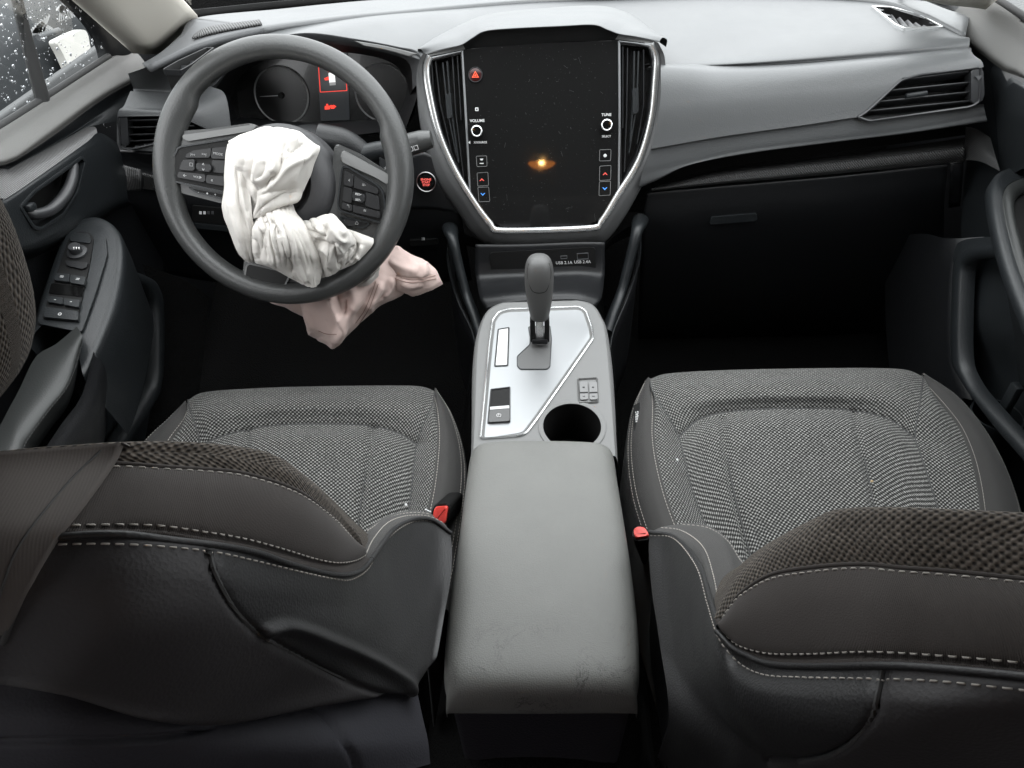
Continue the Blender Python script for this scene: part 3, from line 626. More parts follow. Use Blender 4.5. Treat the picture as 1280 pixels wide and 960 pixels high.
kp = [[P(146, 189, y=1.19), P(250, 196, y=1.19), P(350, 200, y=1.19), P(450, 196, y=1.19), P(548, 196, y=1.19)],
      [P(150, 205, y=1.20), P(250, 222, y=1.20), P(350, 230, y=1.20), P(450, 230, y=1.20), P(560, 236, y=1.195)],
      [P(150, 240, y=1.19), P(250, 262, y=1.19), P(350, 270, y=1.19), P(450, 270, y=1.19), P(576, 272, y=1.185)],
      [P(160, 330, y=1.24), P(250, 350, y=1.24), P(350, 360, y=1.24), P(450, 360, y=1.24), P(590, 350, y=1.24)]]
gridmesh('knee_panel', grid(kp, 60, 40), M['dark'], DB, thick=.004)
rb = grid([[P(148, 205, y=1.17), P(176, 212, y=1.175)], [P(146, 222, y=1.165), P(176, 224, y=1.168)], [P(146, 242, y=1.18), P(176, 238, y=1.175)]], 10, 10)
M['ribs_lt'] = carbon('ribbed_trim_light', 0.03, 0.16, 0.0030, 0.15, 0.4)
gridmesh('side_ribs', rb, M['ribs_lt'], DB, thick=.003)
rb2 = grid([[P(178, 217, y=1.17), P(196, 222, y=1.17)], [P(178, 238, y=1.178), P(196, 240, y=1.178)]], 8, 8)
gridmesh('side_ribs', rb2, M['ribs'], DB, thick=.003)
# dimmer wheel and small buttons on the knee panel
plK = Plane(P(240, 270, y=1.188), P(290, 274, y=1.188), P(265, 250, y=1.189))
prism('switch_bank', rounded(plK.pts([(240, 257), (292, 262), (292, 282), (240, 277)], .004), .003), .01, M['black'], DB, .001)
for k in range(4):
    prism('dial_mark', plK.pts([(249+k*5, 264), (252+k*5, 264.3), (252+k*5, 268), (249+k*5, 267.7)], .0046), .0005, M['white'] if k < 2 else M['cowl'], DB)
prism('coin_tray', rounded(plK.pts([(240, 279), (290, 284), (290, 290), (240, 285)], .006), .002), .012, M['dark2'], DB, .001)
# start button on the grey surround
plB = Plane(P(520, 240, y=1.178), P(548, 240, y=1.178), P(533, 212, y=1.188))
bc = plB.hit(533, 227, .003)
sb = lathe('start_button', [(.0170, -.004), (.0170, .002), (.0162, .0034), (.0150, .0036), (.0136, .002), (.0128, .0036), (.0001, .004)], bc, plB.n, M['gloss'], DB, 36)
ringo('button_ring', bc+plB.n*.002, plB, .0152, .0170, .0026, plastic('dull_chrome', .32, .35, 900, .02, metal=1.0), sb)
RL = simple('start_print', (.7, .12, .1), .5, emit=(1, .12, .1), es=.10)
for k, t in enumerate(('ENGINE', 'START', 'STOP')): text(t, bc+plB.n*.0045+plB.y*(.0042-.0046*k), plB.x, plB.y, .0050, RL, sb, bold=.02)
pb = [[P(508, 196, y=1.19), P(528, 190, y=1.19), P(545, 198, y=1.19)], [P(508, 228, y=1.184), P(532, 226, y=1.182), P(566, 228, y=1.186)], [P(512, 262, y=1.182), P(540, 262, y=1.182), P(580, 268, y=1.18)]]
gridmesh('button_panel', grid(pb, 14, 14), M['dark'], DB, thick=.004)
prism('hood_release', rounded(Plane(P(515, 300, y=1.2), P(545, 300, y=1.2), P(530, 290, y=1.198)).pts([(512, 301), (547, 299), (548, 306), (512, 308)], .004), .002), .006, M['black'], DB, .001)
plH = Plane(P(515, 300, y=1.2), P(545, 300, y=1.2), P(530, 290, y=1.198))
text('\u2261', plH.hit(529, 299, .0045), plH.x, plH.y, .013, MW, DB)

# ---- instrument cluster under its hood
HOODO = [(266, 104), (285, 78), (318, 56), (379, 42), (443, 49), (497, 59), (524, 67), (527, 96)]
HOODI = [(270, 110), (289, 86), (322, 66), (379, 54), (440, 58), (490, 68), (512, 80), (516, 112)]
HA = arclen([P(a, b, y=1.236) for a, b in HOODO], 50); HBk = arclen([P(a, b, y=1.25) for a, b in HOODI], 50)
HC = arclen([P(a, b, y=1.36) for a, b in [(286, 140), (300, 98), (330, 76), (379, 66), (436, 66), (484, 76), (505, 96), (508, 130)]], 50)
gridmesh('instrument_hood', grid([list(HA+np.array([0, .01, -.006])), list(HA+np.array([0, -.003, .002])), list(HA*.5+HBk*.5+np.array([0, -.004, 0])), list(HBk)], 50, 16, even=False), M['cowl'], DB)
gridmesh('hood_lining', grid([list(HBk), list(HC)], 50, 10, even=False), M['black'], DB)
hs = grid([[P(443, 51, y=1.228), P(480, 57, y=1.228), P(522, 67, y=1.228)], [P(455, 57, y=1.226), P(485, 63, y=1.226), P(512, 71, y=1.226)]], 20, 5)
gridmesh('lit_hood_lip', hs, M['console'], DB, thick=.002)  # paler strip standing for light falling on the hood's top lip
CL = Plane(P(300, 160, y=1.33), P(500, 155, y=1.33), P(400, 70, y=1.36))
IC = prism('instrument_cluster', rounded(CL.pts([(262, 110), (290, 76), (330, 62), (440, 58), (500, 70), (522, 90), (520, 140), (505, 165), (400, 178), (290, 172)], -.002), .02), .004, simple('cluster_face', .012, .22, coat=.3), DB)
gridmesh('cluster_side', grid([[P(266, 106, y=1.24), P(280, 150, y=1.25), P(300, 172, y=1.26)], [P(285, 110, y=1.33), P(296, 145, y=1.33), P(312, 172, y=1.33)]], 16, 8), M['dark'], DB)
gridmesh('cluster_side', grid([[P(527, 94, y=1.235), P(520, 125, y=1.235), P(508, 158, y=1.235)], [P(510, 96, y=1.33), P(506, 125, y=1.33), P(496, 152, y=1.33)]], 16, 8), M['dark'], DB)
gridmesh('cluster_sill', grid([[P(285, 156, y=1.24), P(360, 172, y=1.24), P(430, 170, y=1.24), P(510, 160, y=1.24)], [P(300, 146, y=1.33), P(360, 152, y=1.33), P(430, 152, y=1.33), P(500, 146, y=1.33)]], 20, 8), M['dark'], DB)
MGR = simple('gauge_ring', .20, .3); MGF = simple('gauge_face', .008, .3)
for (cx, cy, rr) in ((352, 119, .0485), (478, 116, .0485)):
    c = CL.hit(cx, cy, 0); g = lathe('gauge', [(rr, 0), (rr*.98, .001), (.0001, .0012)], c, CL.n, MGF, IC, 48)
    ringo('gauge_ring', c, CL, rr*.97, rr*1.03, .003, MGR, g, 48)
    for k in range(33):
        a = math.radians(225-270*k/32); L0 = .90 if k % 4 else .82
        d_ = CL.x*math.cos(a)+CL.y*math.sin(a); e_ = np.cross(CL.n, d_)
        p0, p1 = c+d_*rr*L0+CL.n*.0018, c+d_*rr*.95+CL.n*.0018
        prism('tick', [p0-e_*.0003, p0+e_*.0003, p1+e_*.0003, p1-e_*.0003], .0002, simple('tick', .05, .5) if k == 0 and cx == 352 else bpy.data.materials['tick'], g, smooth=False)
    nd = prism('needle', [c+CL.n*.004+CL.y*.0008, c-CL.x*rr*.8+CL.n*.004-CL.y*.0006, c-CL.x*rr*.8+CL.n*.004-CL.y*.0014, c+CL.n*.004-CL.y*.0010] if cx == 352 else
               [c+CL.n*.004+CL.x*.0008, c-CL.y*rr*.8+CL.n*.004, c+CL.n*.004-CL.x*.0008], .0006, simple('needle', .45, .5), g)
    lathe('needle_cap', [(.006, 0), (.005, .006), (.0001, .0065)], c, CL.n, M['black'], g, 20)
MR = simple('warning_red', (.8, .04, .02), .5, emit=(1, .05, .03), es=.22)
WD = prism('warning_display', rounded(CL.pts([(396, 68), (434, 66), (437, 150), (401, 151)], .001), .002), .003, simple('lit_lcd', .02, .2, emit=(.6, .7, .8), es=.004), IC)
O = CL.pts([(397, 72), (431, 70), (434, 113.5), (400, 115.5)], .0018); frame('alert_frame', O, offset(O, CL.n, .0014), CL.n, .0004, MR, WD)
prism('car_symbol', rounded(CL.pts([(410.5, 91), (418, 90.5), (419.5, 104.5), (412, 105.5)], .0018), .002), .0004, simple('car_white', .7, .5, emit=.9, es=.22), WD)
prism('car_symbol', rounded(CL.pts([(412, 103), (419.5, 102.5), (419.6, 106.3), (412, 106.9)], .0020), .001), .0004, simple('car_glass', .25, .5, emit=.4, es=.1), WD)
prism('door_symbol', CL.pts([(409, 86.5), (416, 85), (417, 89), (410, 90)], .0018), .0004, MR, WD)
prism('door_symbol', CL.pts([(405, 98), (410.5, 95.5), (411, 100), (406.5, 100.5)], .0018), .0004, MR, WD)
disc('belt_symbol', CL.hit(409, 131, .0016), CL, .0018, .0004, MR, WD, seg=12)
prism('belt_symbol', CL.pts([(406, 132.5), (412, 132), (412.5, 136.5), (406, 137)], .0018), .0004, MR, WD)
text('\u25cf\u25b6', CL.hit(416.5, 133.5, .0018), CL.x, CL.y, .007, MR, WD)
prism('belt_symbol', CL.pts([(413.5, 132), (417.5, 131.7), (417.8, 135.8), (413.7, 136)], .0018), .0004, MR, WD)

# ------------------------------------------------------------------ centre console
CC = thing('center_console', 'grey centre console with silver gear plate, cup holder and padded armrest', 'console')
# padded armrest lid: a soft block, dropping away at its rear edge
lid_o = [(592, 562), (632, 557), (673, 555), (720, 556.5), (761, 560), (769, 571), (775, 608), (782, 649), (792, 715), (799, 776), (801, 815), (801, 842)]
lidL = [(586, 571), (580, 608), (570, 684), (563, 730), (557, 776), (554, 815), (553.5, 842)]
rowsA = []
ys = np.linspace(0, 1, 12)
LL = arclen([P(a, b, z=.532) for a, b in lidL], 12); RR = arclen([P(a, b, z=.532) for a, b in [(769, 571)]+lid_o[6:]], 12)
prof = [(0.0, -.045), (0.0, -.020), (.012, -.003), (.04, .009), (.12, .0165), (.3, .019), (.5, .0195)]
prof = prof+[(1-a, h) for a, h in prof[-2::-1]]
def lidrow(Lp, Rp, dz=0.0, dy=0.0, sq_=1.0):
    return [Lp*(1-a)+Rp*a+np.array([0, dy, h*sq_+dz]) for a, h in prof]
G = []
L0, R0 = LL[0]+np.array([.008, .006, 0]), RR[0]+np.array([-.008, .006, 0])
def bow(row, k): return [p+np.array([0, k*(1-((i-6)/6)**2), 0]) for i, p in enumerate(row)]
G.append(bow(lidrow(L0, R0, -.040, .0, .3), .012)); G.append(bow(lidrow(L0, R0, -.018, .002, .5), .012)); G.append(bow(lidrow(L0*.9+LL[0]*.1, R0*.9+RR[0]*.1, -.004, -.001, .85), .010)); 
for k in range(12): G.append(bow(lidrow(LL[k], RR[k], 0.0 if k else -.001), .008*max(0, 1-k/3)))
Lb, Rb = LL[-1], RR[-1]
for dy, dz, sq_ in ((-.010, -.003, .95), (-.019, -.011, .8), (-.023, -.022, .55), (-.022, -.032, .3), (-.018, -.038, .2)):
    G.append(bow(lidrow(Lb+np.array([.003, 0, 0]), Rb-np.array([.003, 0, 0]), dz, dy, sq_), -.006))
GG = grid(G, 60, 100, even=False)
# lived-in vinyl: faint creases across the rear of the lid
for i in range(GG.shape[0]):
    for j in range(GG.shape[1]):
        p = GG[i, j]; GG[i, j, 2] += .0010*(noise.noise(Vector((p[0]*14, p[1]*9, 0.3)))) 
m, nt, b, N, L = newmat('worn_armrest_vinyl')
b.inputs['Specular IOR Level'].default_value = .4
tc = N('ShaderNodeTexCoord'); n1 = N('ShaderNodeTexNoise'); n1.inputs['Scale'].default_value = 900; n1.inputs['Detail'].default_value = 3; L(tc.outputs['Object'], n1.inputs['Vector'])
vo = N('ShaderNodeTexVoronoi'); vo.inputs['Scale'].default_value = 620; L(tc.outputs['Object'], vo.inputs['Vector'])
ad = N('ShaderNodeMath'); ad.operation = 'ADD'; L(n1.outputs['Fac'], ad.inputs[0]); L(vo.outputs['Distance'], ad.inputs[1])
bp = N('ShaderNodeBump'); bp.inputs['Strength'].default_value = .3; bp.inputs['Distance'].default_value = .0006; L(ad.outputs[0], bp.inputs['Height'])
# thin dark scuff lines, only towards the rear of the lid
ns = N('ShaderNodeTexNoise'); ns.inputs['Scale'].default_value = 26; ns.inputs['Detail'].default_value = 5; ns.inputs['Roughness'].default_value = .75; ns.inputs['Distortion'].default_value = 1.2; L(tc.outputs['Object'], ns.inputs['Vector'])
sb1 = N('ShaderNodeMath'); sb1.operation = 'SUBTRACT'; sb1.inputs[1].default_value = .52; L(ns.outputs['Fac'], sb1.inputs[0])
ab = N('ShaderNodeMath'); ab.operation = 'ABSOLUTE'; L(sb1.outputs[0], ab.inputs[0])
ln = N('ShaderNodeMapRange'); ln.inputs['From Min'].default_value = .0; ln.inputs['From Max'].default_value = .018; ln.inputs['To Min'].default_value = 1; ln.inputs['To Max'].default_value = 0; L(ab.outputs[0], ln.inputs['Value'])
sx = N('ShaderNodeSeparateXYZ'); L(tc.outputs['Object'], sx.inputs[0])
my = N('ShaderNodeMapRange'); my.inputs['From Min'].default_value = .43; my.inputs['From Max'].default_value = .36; L(sx.outputs['Y'], my.inputs['Value'])
my2 = N('ShaderNodeMapRange'); my2.inputs['From Min'].default_value = .305; my2.inputs['From Max'].default_value = .345; L(sx.outputs['Y'], my2.inputs['Value'])
nm = N('ShaderNodeTexNoise'); nm.inputs['Scale'].default_value = 17; nm.inputs['Detail'].default_value = 3; L(tc.outputs['Object'], nm.inputs['Vector'])
nmr = N('ShaderNodeMapRange'); nmr.inputs['From Min'].default_value = .48; nmr.inputs['From Max'].default_value = .62; L(nm.outputs['Fac'], nmr.inputs['Value'])
pr = None; cur = ln.outputs[0]
for o_ in (my.outputs[0], my2.outputs[0], nmr.outputs[0]):
    mm = N('ShaderNodeMath'); mm.operation = 'MULTIPLY'; L(cur, mm.inputs[0]); L(o_, mm.inputs[1]); cur = mm.outputs[0]
n3 = N('ShaderNodeTexNoise'); n3.inputs['Scale'].default_value = 11; n3.inputs['Detail'].default_value = 7; n3.inputs['Roughness'].default_value = .65; L(tc.outputs['Object'], n3.inputs['Vector'])
mx0 = N('ShaderNodeMix'); mx0.data_type = 'RGBA'; mx0.inputs['A'].default_value = (.118, .119, .113, 1); mx0.inputs['B'].default_value = (.158, .159, .150, 1); L(n3.outputs['Fac'], mx0.inputs['Factor'])
mx = N('ShaderNodeMix'); mx.data_type = 'RGBA'; L(cur, mx.inputs['Factor']); L(mx0.outputs['Result'], mx.inputs['A']); mx.inputs['B'].default_value = (.030, .030, .029, 1)
L(mx.outputs['Result'], b.inputs['Base Color']); L(bp.outputs['Normal'], b.inputs['Normal']); b.inputs['Roughness'].default_value = .55
M['lid'] = m
gridmesh('armrest_lid', GG, M['lid'], CC)
# bin below the lid
def loft(name, rows, mat, parent, nu=30, nv=12, thick=0): return gridmesh(name, grid([[np.asarray(p, float) for p in r] for r in rows], nu, nv), mat, parent, thick)
zz = [(.525, .002), (.47, .002), (.40, .004), (.15, .010)]
binr = []
for z, k in zz:
    binr.append([np.array([-.088+k, .70, z]), np.array([-.090+k, .55, z]), np.array([-.091+k, .372, z]), np.array([-.084+k, .354, z]), np.array([-.04, .350, z]), np.array([.04, .350, z]), np.array([.086-k, .354, z]), np.array([.093-k, .372, z]), np.array([.092-k, .55, z]), np.array([.09-k, .70, z])])
loft('storage_bin', binr, plastic('bin_vinyl', (.020, .019, .023), .45, 500, .5, .15), CC, 80, 20)
# top plate of the console in front of the armrest
K = Plane(P(598, 560, z=.528), P(766, 558, z=.528), P(675, 376, z=.565))
OUT = [(591, 572), (593, 540), (597, 440), (603, 404), (611, 388), (627, 379), (675, 377), (722, 376), (738, 380), (749, 396), (756, 417), (763, 490), (769, 570)]
ko = chain(K, OUT, 90, .002)
PLT = [(599, 548), (610, 430), (614, 400), (622, 389), (636, 385), (724, 382), (734, 388), (741, 408), (743, 422), (709, 471), (674, 521), (659, 541), (649, 545)]
CUP = (715, 534); cc_ = K.hit(*CUP, 0)
cup_r = np.linalg.norm(K.hit(676, 534)-K.hit(754, 534))/2
# surface: fan of rows from one long edge to the other
nrow = 130; Lk = chain(K, [(591, 572), (593, 540), (597, 440), (602, 408), (611, 389), (626, 380), (640, 378.5)], nrow, .002); Rk = chain(K, [(769, 570), (763, 490), (756, 417), (750, 397), (740, 382), (724, 376.5), (708, 376.5)], nrow, .002)
Gk = np.stack([np.linspace(Lk[i], Rk[i], 130) for i in range(nrow)])
cupoly = [tuple(proj(cc_+(K.x*math.cos(a)+K.y*math.sin(a))*cup_r)) for a in np.linspace(0, 2*math.pi, 40, endpoint=False)]
gridmesh('console_top', Gk, M['console'], CC, holes=[cupoly])
ringo('cup_rim', cc_+K.n*.0022, K, cup_r-.003, cup_r+.0035, .0018, M['console'], CC, 48)
lathe('cup_holder', [(cup_r*.0+.001, -.075), (cup_r*.86, -.075), (cup_r*.9, -.07), (cup_r-.002, .002)], cc_, K.n, M['black'], CC, 40)
# rolled edge and side walls
lo = []
side = np.vstack([Lk, Rk[::-1]]); ctr = side.mean(0); outv = unit_rows((side-ctr)-np.outer((side-ctr) @ K.n, K.n))
rows = [side, side+outv*.004-K.n*.002, side+outv*.007-K.n*.008, side+outv*.008-K.n*.03, side+outv*.004-K.n*.30]
gridmesh('console_side', np.stack([arclen(r, 130) for r in rows]), M['console'], CC)
sidew = [side+outv*.0115-K.n*.026, side+outv*.0120-K.n*.06, side+outv*.010-K.n*.32]
gridmesh('side_cover', np.stack([arclen(r, 130) for r in sidew]), M['dark'], CC)
# silver plate with its bright edge
_raw = np.asarray(K.pts(PLT, .0045)); PO = rounded(_raw, .006); PI = rounded(offset(_raw, K.n, .0030), .005); PI2 = rounded(offset(_raw, K.n, .0070), .004)
frame('plate_edge', PO, PI, K.n, .004, M['silver'], CC, mid=.0010)
frame('plate_bevel', PI-K.n*.0008, PI2-K.n*.003, K.n, .003, M['console'], CC)
prism('gear_plate', PI2-K.n*.0022, .002, M['plate'], CC, .0004)
win = rounded(K.pts([(622, 411), (637, 408.5), (635.5, 457), (617.5, 458)], .0034), .003)
frame('indicator_frame', win, offset(win, K.n, .0022), K.n, .003, M['dark'], CC)
prism('gear_indicator', offset(win, K.n, .0022)-K.n*.0004, .002, simple('indicator_glare', .55, .12), CC)  # window coloured pale to stand for the glare on it
gate = rounded(K.pts([(660, 408), (688, 407), (690, 424), (688, 458), (684, 461.5), (650, 461.5), (646, 457), (646, 445), (662, 430), (662, 420)], .0036), .003)
frame('gate_edge', gate, offset(gate, K.n, .0012), K.n, .003, M['dark2'], CC)
prism('gear_gate', offset(gate, K.n, .001)-K.n*.0006, .002, plastic('gate_rubber', .085, .5), CC, .0004)
# parking brake switch
pw = rounded(K.pts([(613, 486), (638, 483), (638, 527), (609, 528.5)], .0042), .002); pbk = frame('parking_brake_switch', pw, offset(pw, K.n, .0016), K.n, .005, M['dark'], CC)
prism('well', offset(pw, K.n, .0014)-K.n*.0012, .003, M['black'], pbk)
prism('paddle', rounded(K.pts([(612.5, 511), (637, 509), (637, 526), (610.5, 527.5)], .006), .002), .010, plastic('switch_face', .05, .35), pbk, .002)
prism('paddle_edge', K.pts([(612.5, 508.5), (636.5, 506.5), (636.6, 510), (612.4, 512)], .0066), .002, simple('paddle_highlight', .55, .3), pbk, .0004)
pc = K.hit(623.5, 519, .0064); ringo('brake_symbol', pc, K, .0026, .0033, .0003, MW, pbk, 20); text('P', pc+K.n*.0002, K.x, K.y, .0045, MW, pbk)
# seat heater switches
hb = rounded(K.pts([(721.5, 473), (747, 471.5), (748.5, 503), (723, 504.5)], .0035), .003); hsw = frame('seat_heater_switch', hb, offset(hb, K.n, .0022), K.n, .003, M['console'], CC, mid=.0012)
prism('well', offset(hb, K.n, .002)-K.n*.002, .002, M['black'], hsw)
for x0 in (724.3, 736.2):
    q = K.pts([(x0, 477.5), (x0+10, 477), (x0+11, 499), (x0+1, 499.5)], .0045)
    prism('rocker', rounded(q, .002), .006, plastic('rocker_face', .16, .45), hsw, .001)
    q = K.pts([(x0+.6, 490), (x0+10.4, 489.6), (x0+10.6, 491.2), (x0+.7, 491.6)], .0048); prism('rocker_line', q, .0004, M['black'], hsw)
    text('\u2248', K.hit(x0+5.2, 484, .0047), K.x, K.y, .006, M['black'], hsw); text('HI', K.hit(x0+5.6, 495.4, .0047), K.x, K.y, .0035, M['black'], hsw)
# storage tray and socket panel under the screen
tr = [[P(607, 386, y=1.02), P(640, 378, y=1.02), P(675, 376, y=1.02), P(722, 375, y=1.02), P(745, 383, y=1.02)],
      [P(600, 372, y=1.04), P(640, 366, y=1.04), P(675, 364, y=1.04), P(722, 364, y=1.04), P(752, 372, y=1.04)],
      [P(596, 352, y=1.11), P(640, 350, y=1.11), P(675, 349, y=1.11), P(722, 347, y=1.11), P(755, 350, y=1.11)],
      [P(594, 335, y=1.13), P(640, 334, y=1.13), P(675, 333, y=1.13), P(722, 331, y=1.13), P(756, 333, y=1.13)],
      [P(594, 306, y=1.14), P(640, 306, y=1.14), P(675, 305, y=1.14), P(722, 303, y=1.14), P(756, 303, y=1.14)]]
gridmesh('tray', grid(tr, 30, 30), M['dark'], CC, thick=.003)
U = Plane(P(640, 330, y=1.132), P(722, 328, y=1.132), P(680, 308, y=1.1375))
up_ = rounded(U.pts([(612, 316), (744, 309), (745, 338), (614, 343)], .002), .006); usb = prism('socket_panel', up_, .003, M['black'], CC, .001)
for q, nme in (([(721, 317), (735.5, 316), (736, 324), (721.5, 325)], 'usb_socket'), ([(700.5, 320), (709, 319.5), (709.2, 323.5), (700.8, 324)], 'usb_socket')):
    o_ = rounded(U.pts(q, .0032), .001); frame(nme, o_, offset(o_, U.n, .0011), U.n, .002, M['cowl'], usb)
text('USB 2.1A', U.hit(705, 328.5, .0025), U.x, U.y, .0075, MW, usb); text('USB 2.4A', U.hit(728, 327.5, .0025), U.x, U.y, .0075, MW, usb)
# legs joining stack and console
def leg_(L, nm='support_leg'):
    path = [P(a, b, y=yy) for a, b, yy in L]; tube(nm, path, [.011, .009, .0085, .008, .009], M['dark2'], CC, 14, npts=30, flat=1.3, up=(0, 1, 0))
leg_([(562, 284, 1.19), (566, 300, 1.15), (574, 335, 1.13), (583, 368, 1.11), (594, 396, 1.07), (602, 420, 1.03)]); leg_([(801, 274, 1.19), (796, 290, 1.15), (786, 330, 1.13), (777, 364, 1.11), (766, 392, 1.07), (758, 416, 1.03)])
for L_ in ([(562, 295, 1.17), (560, 330, 1.16), (572, 375, 1.13), (592, 420, 1.06), (597, 470, .98)], [(800, 285, 1.17), (799, 325, 1.16), (785, 370, 1.13), (765, 420, 1.06), (761, 470, .98)]):
    a = [P(x, y, y=d_) for x, y, d_ in L_]; gridmesh('side_cheek', grid([a, [p+np.array([0, .02, -.25]) for p in a]], 24, 6), M['dark'], CC, thick=.004)
    tube('cheek_edge', a, .0022, M['dark2'], CC, 8, npts=30)
loft('stack_base', [[P(560, 285, y=1.18), P(600, 300, y=1.165), P(625, 314, y=1.16), P(742, 307, y=1.16), P(768, 294, y=1.165), P(800, 275, y=1.18)], [P(560, 300, y=1.20), P(600, 312, y=1.19), P(625, 322, y=1.19), P(742, 316, y=1.19), P(768, 304, y=1.19), P(800, 290, y=1.20)]], M['dark'], CC, 40, 6)

# ------------------------------------------------------------------ gear lever
GLV = thing('gear_lever', 'dark grey gear lever with rounded grip standing in its console gate', 'gear lever')
kb = K.hit(675, 432, .0); kt = P(674, 322, y=kb[1]+.0); axis = unit(P(674, 350, y=kb[1]+.012)-kb)
hgt = np.linalg.norm(P(674, 318, y=kb[1]+.018)-kb)
xs = np.array([1, 0, 0.]); ysd = unit(np.cross(axis, xs))
prof_k = [(.30, .0125, .012), (.36, .0140, .014), (.45, .0165, .018), (.56, .0190, .021), (.68, .0205, .023), (.78, .0208, .024), (.87, .0200, .023), (.94, .0175, .020), (.98, .0125, .014), (1.0, .004, .005)]
V = []; F = []; sg = 28
for t, rx, ry in prof_k:
    for k in range(sg):
        a = 2*math.pi*k/sg; ca, sa = math.cos(a), math.sin(a); e = .82
        V.append(kb+axis*hgt*t+xs*rx*math.copysign(abs(ca)**e, ca)+ysd*ry*math.copysign(abs(sa)**e, sa))
for i in range(len(prof_k)-1):
    for k in range(sg): F.append((i*sg+k, i*sg+(k+1) % sg, (i+1)*sg+(k+1) % sg, (i+1)*sg+k))
F += [tuple(range(sg))[::-1], tuple(range((len(prof_k)-1)*sg, len(prof_k)*sg))]
kn = mesh('grip', V, F, plastic('grip_vinyl', (.075, .075, .074), .5, 900, .2, .06), GLV)
sd = kn.modifiers.new('sub', 'SUBSURF'); sd.levels = 1; sd.render_levels = 2
# cap panel on the upper face of the grip, outlined by a seam groove
back = -ysd if (-ysd) @ (CP-kb) > 0 else ysd
def onk(u, t):
    i = np.interp(t, [p[0] for p in prof_k], range(len(prof_k))); rx = np.interp(t, [p[0] for p in prof_k], [p[1] for p in prof_k]); ry = np.interp(t, [p[0] for p in prof_k], [p[2] for p in prof_k])
    a = u*1.2; return kb+axis*hgt*t+xs*rx*math.sin(a)*1.0+back*(ry*(math.cos(a))**.82+.0002)
tube('grip_seam', [onk(-.85, .95), onk(-.80, .86), onk(-.55, .74), onk(-.35, .69), onk(0, .68), onk(.35, .69), onk(.55, .74), onk(.80, .86), onk(.85, .95)], .0005, M['black'], GLV, 6, npts=40)
box('shaft', kb+axis*hgt*.20, (xs, ysd, axis), (.011, .012, hgt*.34), M['silver'], GLV, .001)
for s in (-1, 1): box('fork', kb+axis*hgt*.20+xs*s*.0105, (xs, ysd, axis), (.0075, .018, hgt*.26), M['black'], GLV, .002)
box('collar', kb+axis*hgt*.085, (xs, ysd, axis), (.024, .022, .008), M['dark'], GLV, .002)

# ------------------------------------------------------------------ steering wheel
SW = thing('steering_wheel', 'dark grey three-spoke steering wheel with its airbag burst open', 'steering wheel')
WC = P(355.0, 217.5, d=1.055); TL = math.radians(29)
wn_ = unit([0.03, -math.cos(TL), math.sin(TL)])           # towards the driver
W = Plane.__new__(Plane); W.o = WC; W.n = wn_; rot = math.radians(-10.5)
x0_ = unit(np.cross((0, 0, 1), -wn_)) ; x0_ = x0_ if x0_[0] > 0 else -x0_; y0_ = np.cross(wn_, x0_)
W.x = x0_*math.cos(rot)+y0_*math.sin(rot); W.y = np.cross(wn_, W.x)
RW = .1680
def wp(a, r, h=0): return WC+(W.x*math.cos(a)+W.y*math.sin(a))*r+wn_*h
V, F = [], []; nA, nB = 160, 20
for i in range(nA):
    a = 2*math.pi*i/nA; dg = math.degrees(a)
    # thumb rests swell inward at ten and two
    sg_ = lambda t: 1/(1+math.exp(-max(-30, min(30, t)))); dgs = (dg+180) % 360-180
    sw = sum(sg_((31-e_)/1.1)*sg_((e_+22)/5) for e_ in (dgs, (180-dg+180) % 360-180))
    ri, ro_ = .0150+.0075*sw, .0165
    for k in range(nB):
        w = 2*math.pi*k/nB; cx = math.cos(w); r = RW+(ro_ if cx > 0 else ri)*cx
        V.append(wp(a, r, .0175*math.sin(w)))
for i in range(nA):
    for k in range(nB): F.append((i*nB+k, ((i+1) % nA)*nB+k, ((i+1) % nA)*nB+(k+1) % nB, i*nB+(k+1) % nB))
mesh('rim', V, F, M['rim'], SW)
# horn pad / hub shell: a low dome whose cover has torn open
hubp = [(.083, -.045), (.083, -.010), (.080, .004), (.072, .014), (.058, .021), (.050, .0225)]
hv = lathe('hub', hubp+[(.047, .019), (.040, .004), (.0001, .002)], WC-W.y*.014-W.x*0.004, wn_, M['hub'], SW, 64)
# spokes: moulded arms from hub to rim
def spoke(L_, hh, mat, name='spoke', bev=.006, dep=.02):
    return prism(name, rounded(W.pts(L_, hh), .008), dep, mat, SW, bev, 3)
spoke([(203, 178), (222, 164), (262, 161), (318, 153), (330, 200), (322, 250), (280, 255), (222, 240), (203, 226)], .004, M['rim'])
spoke([(418, 178), (446, 190), (483, 214), (508, 212), (512, 236), (500, 283), (470, 300), (432, 296), (410, 280)], .004, M['rim'])
spoke([(306, 318), (374, 310), (378, 338), (366, 358), (330, 364), (302, 352)], .002, M['rim'])
# ledges above the button pods, caught light put in as paler grey
def trim(L_, nm='lit_spoke_ledge'): prism(nm, rounded(W.pts(L_, .009), .004), .008, M['console'], SW, .003, 3)
trim([(428, 187), (436, 191), (482, 216), (490, 222), (486, 232), (470, 222), (430, 204), (425, 199)]); trim([(226, 169), (262, 164), (320, 155), (318, 163), (262, 172), (232, 177)])
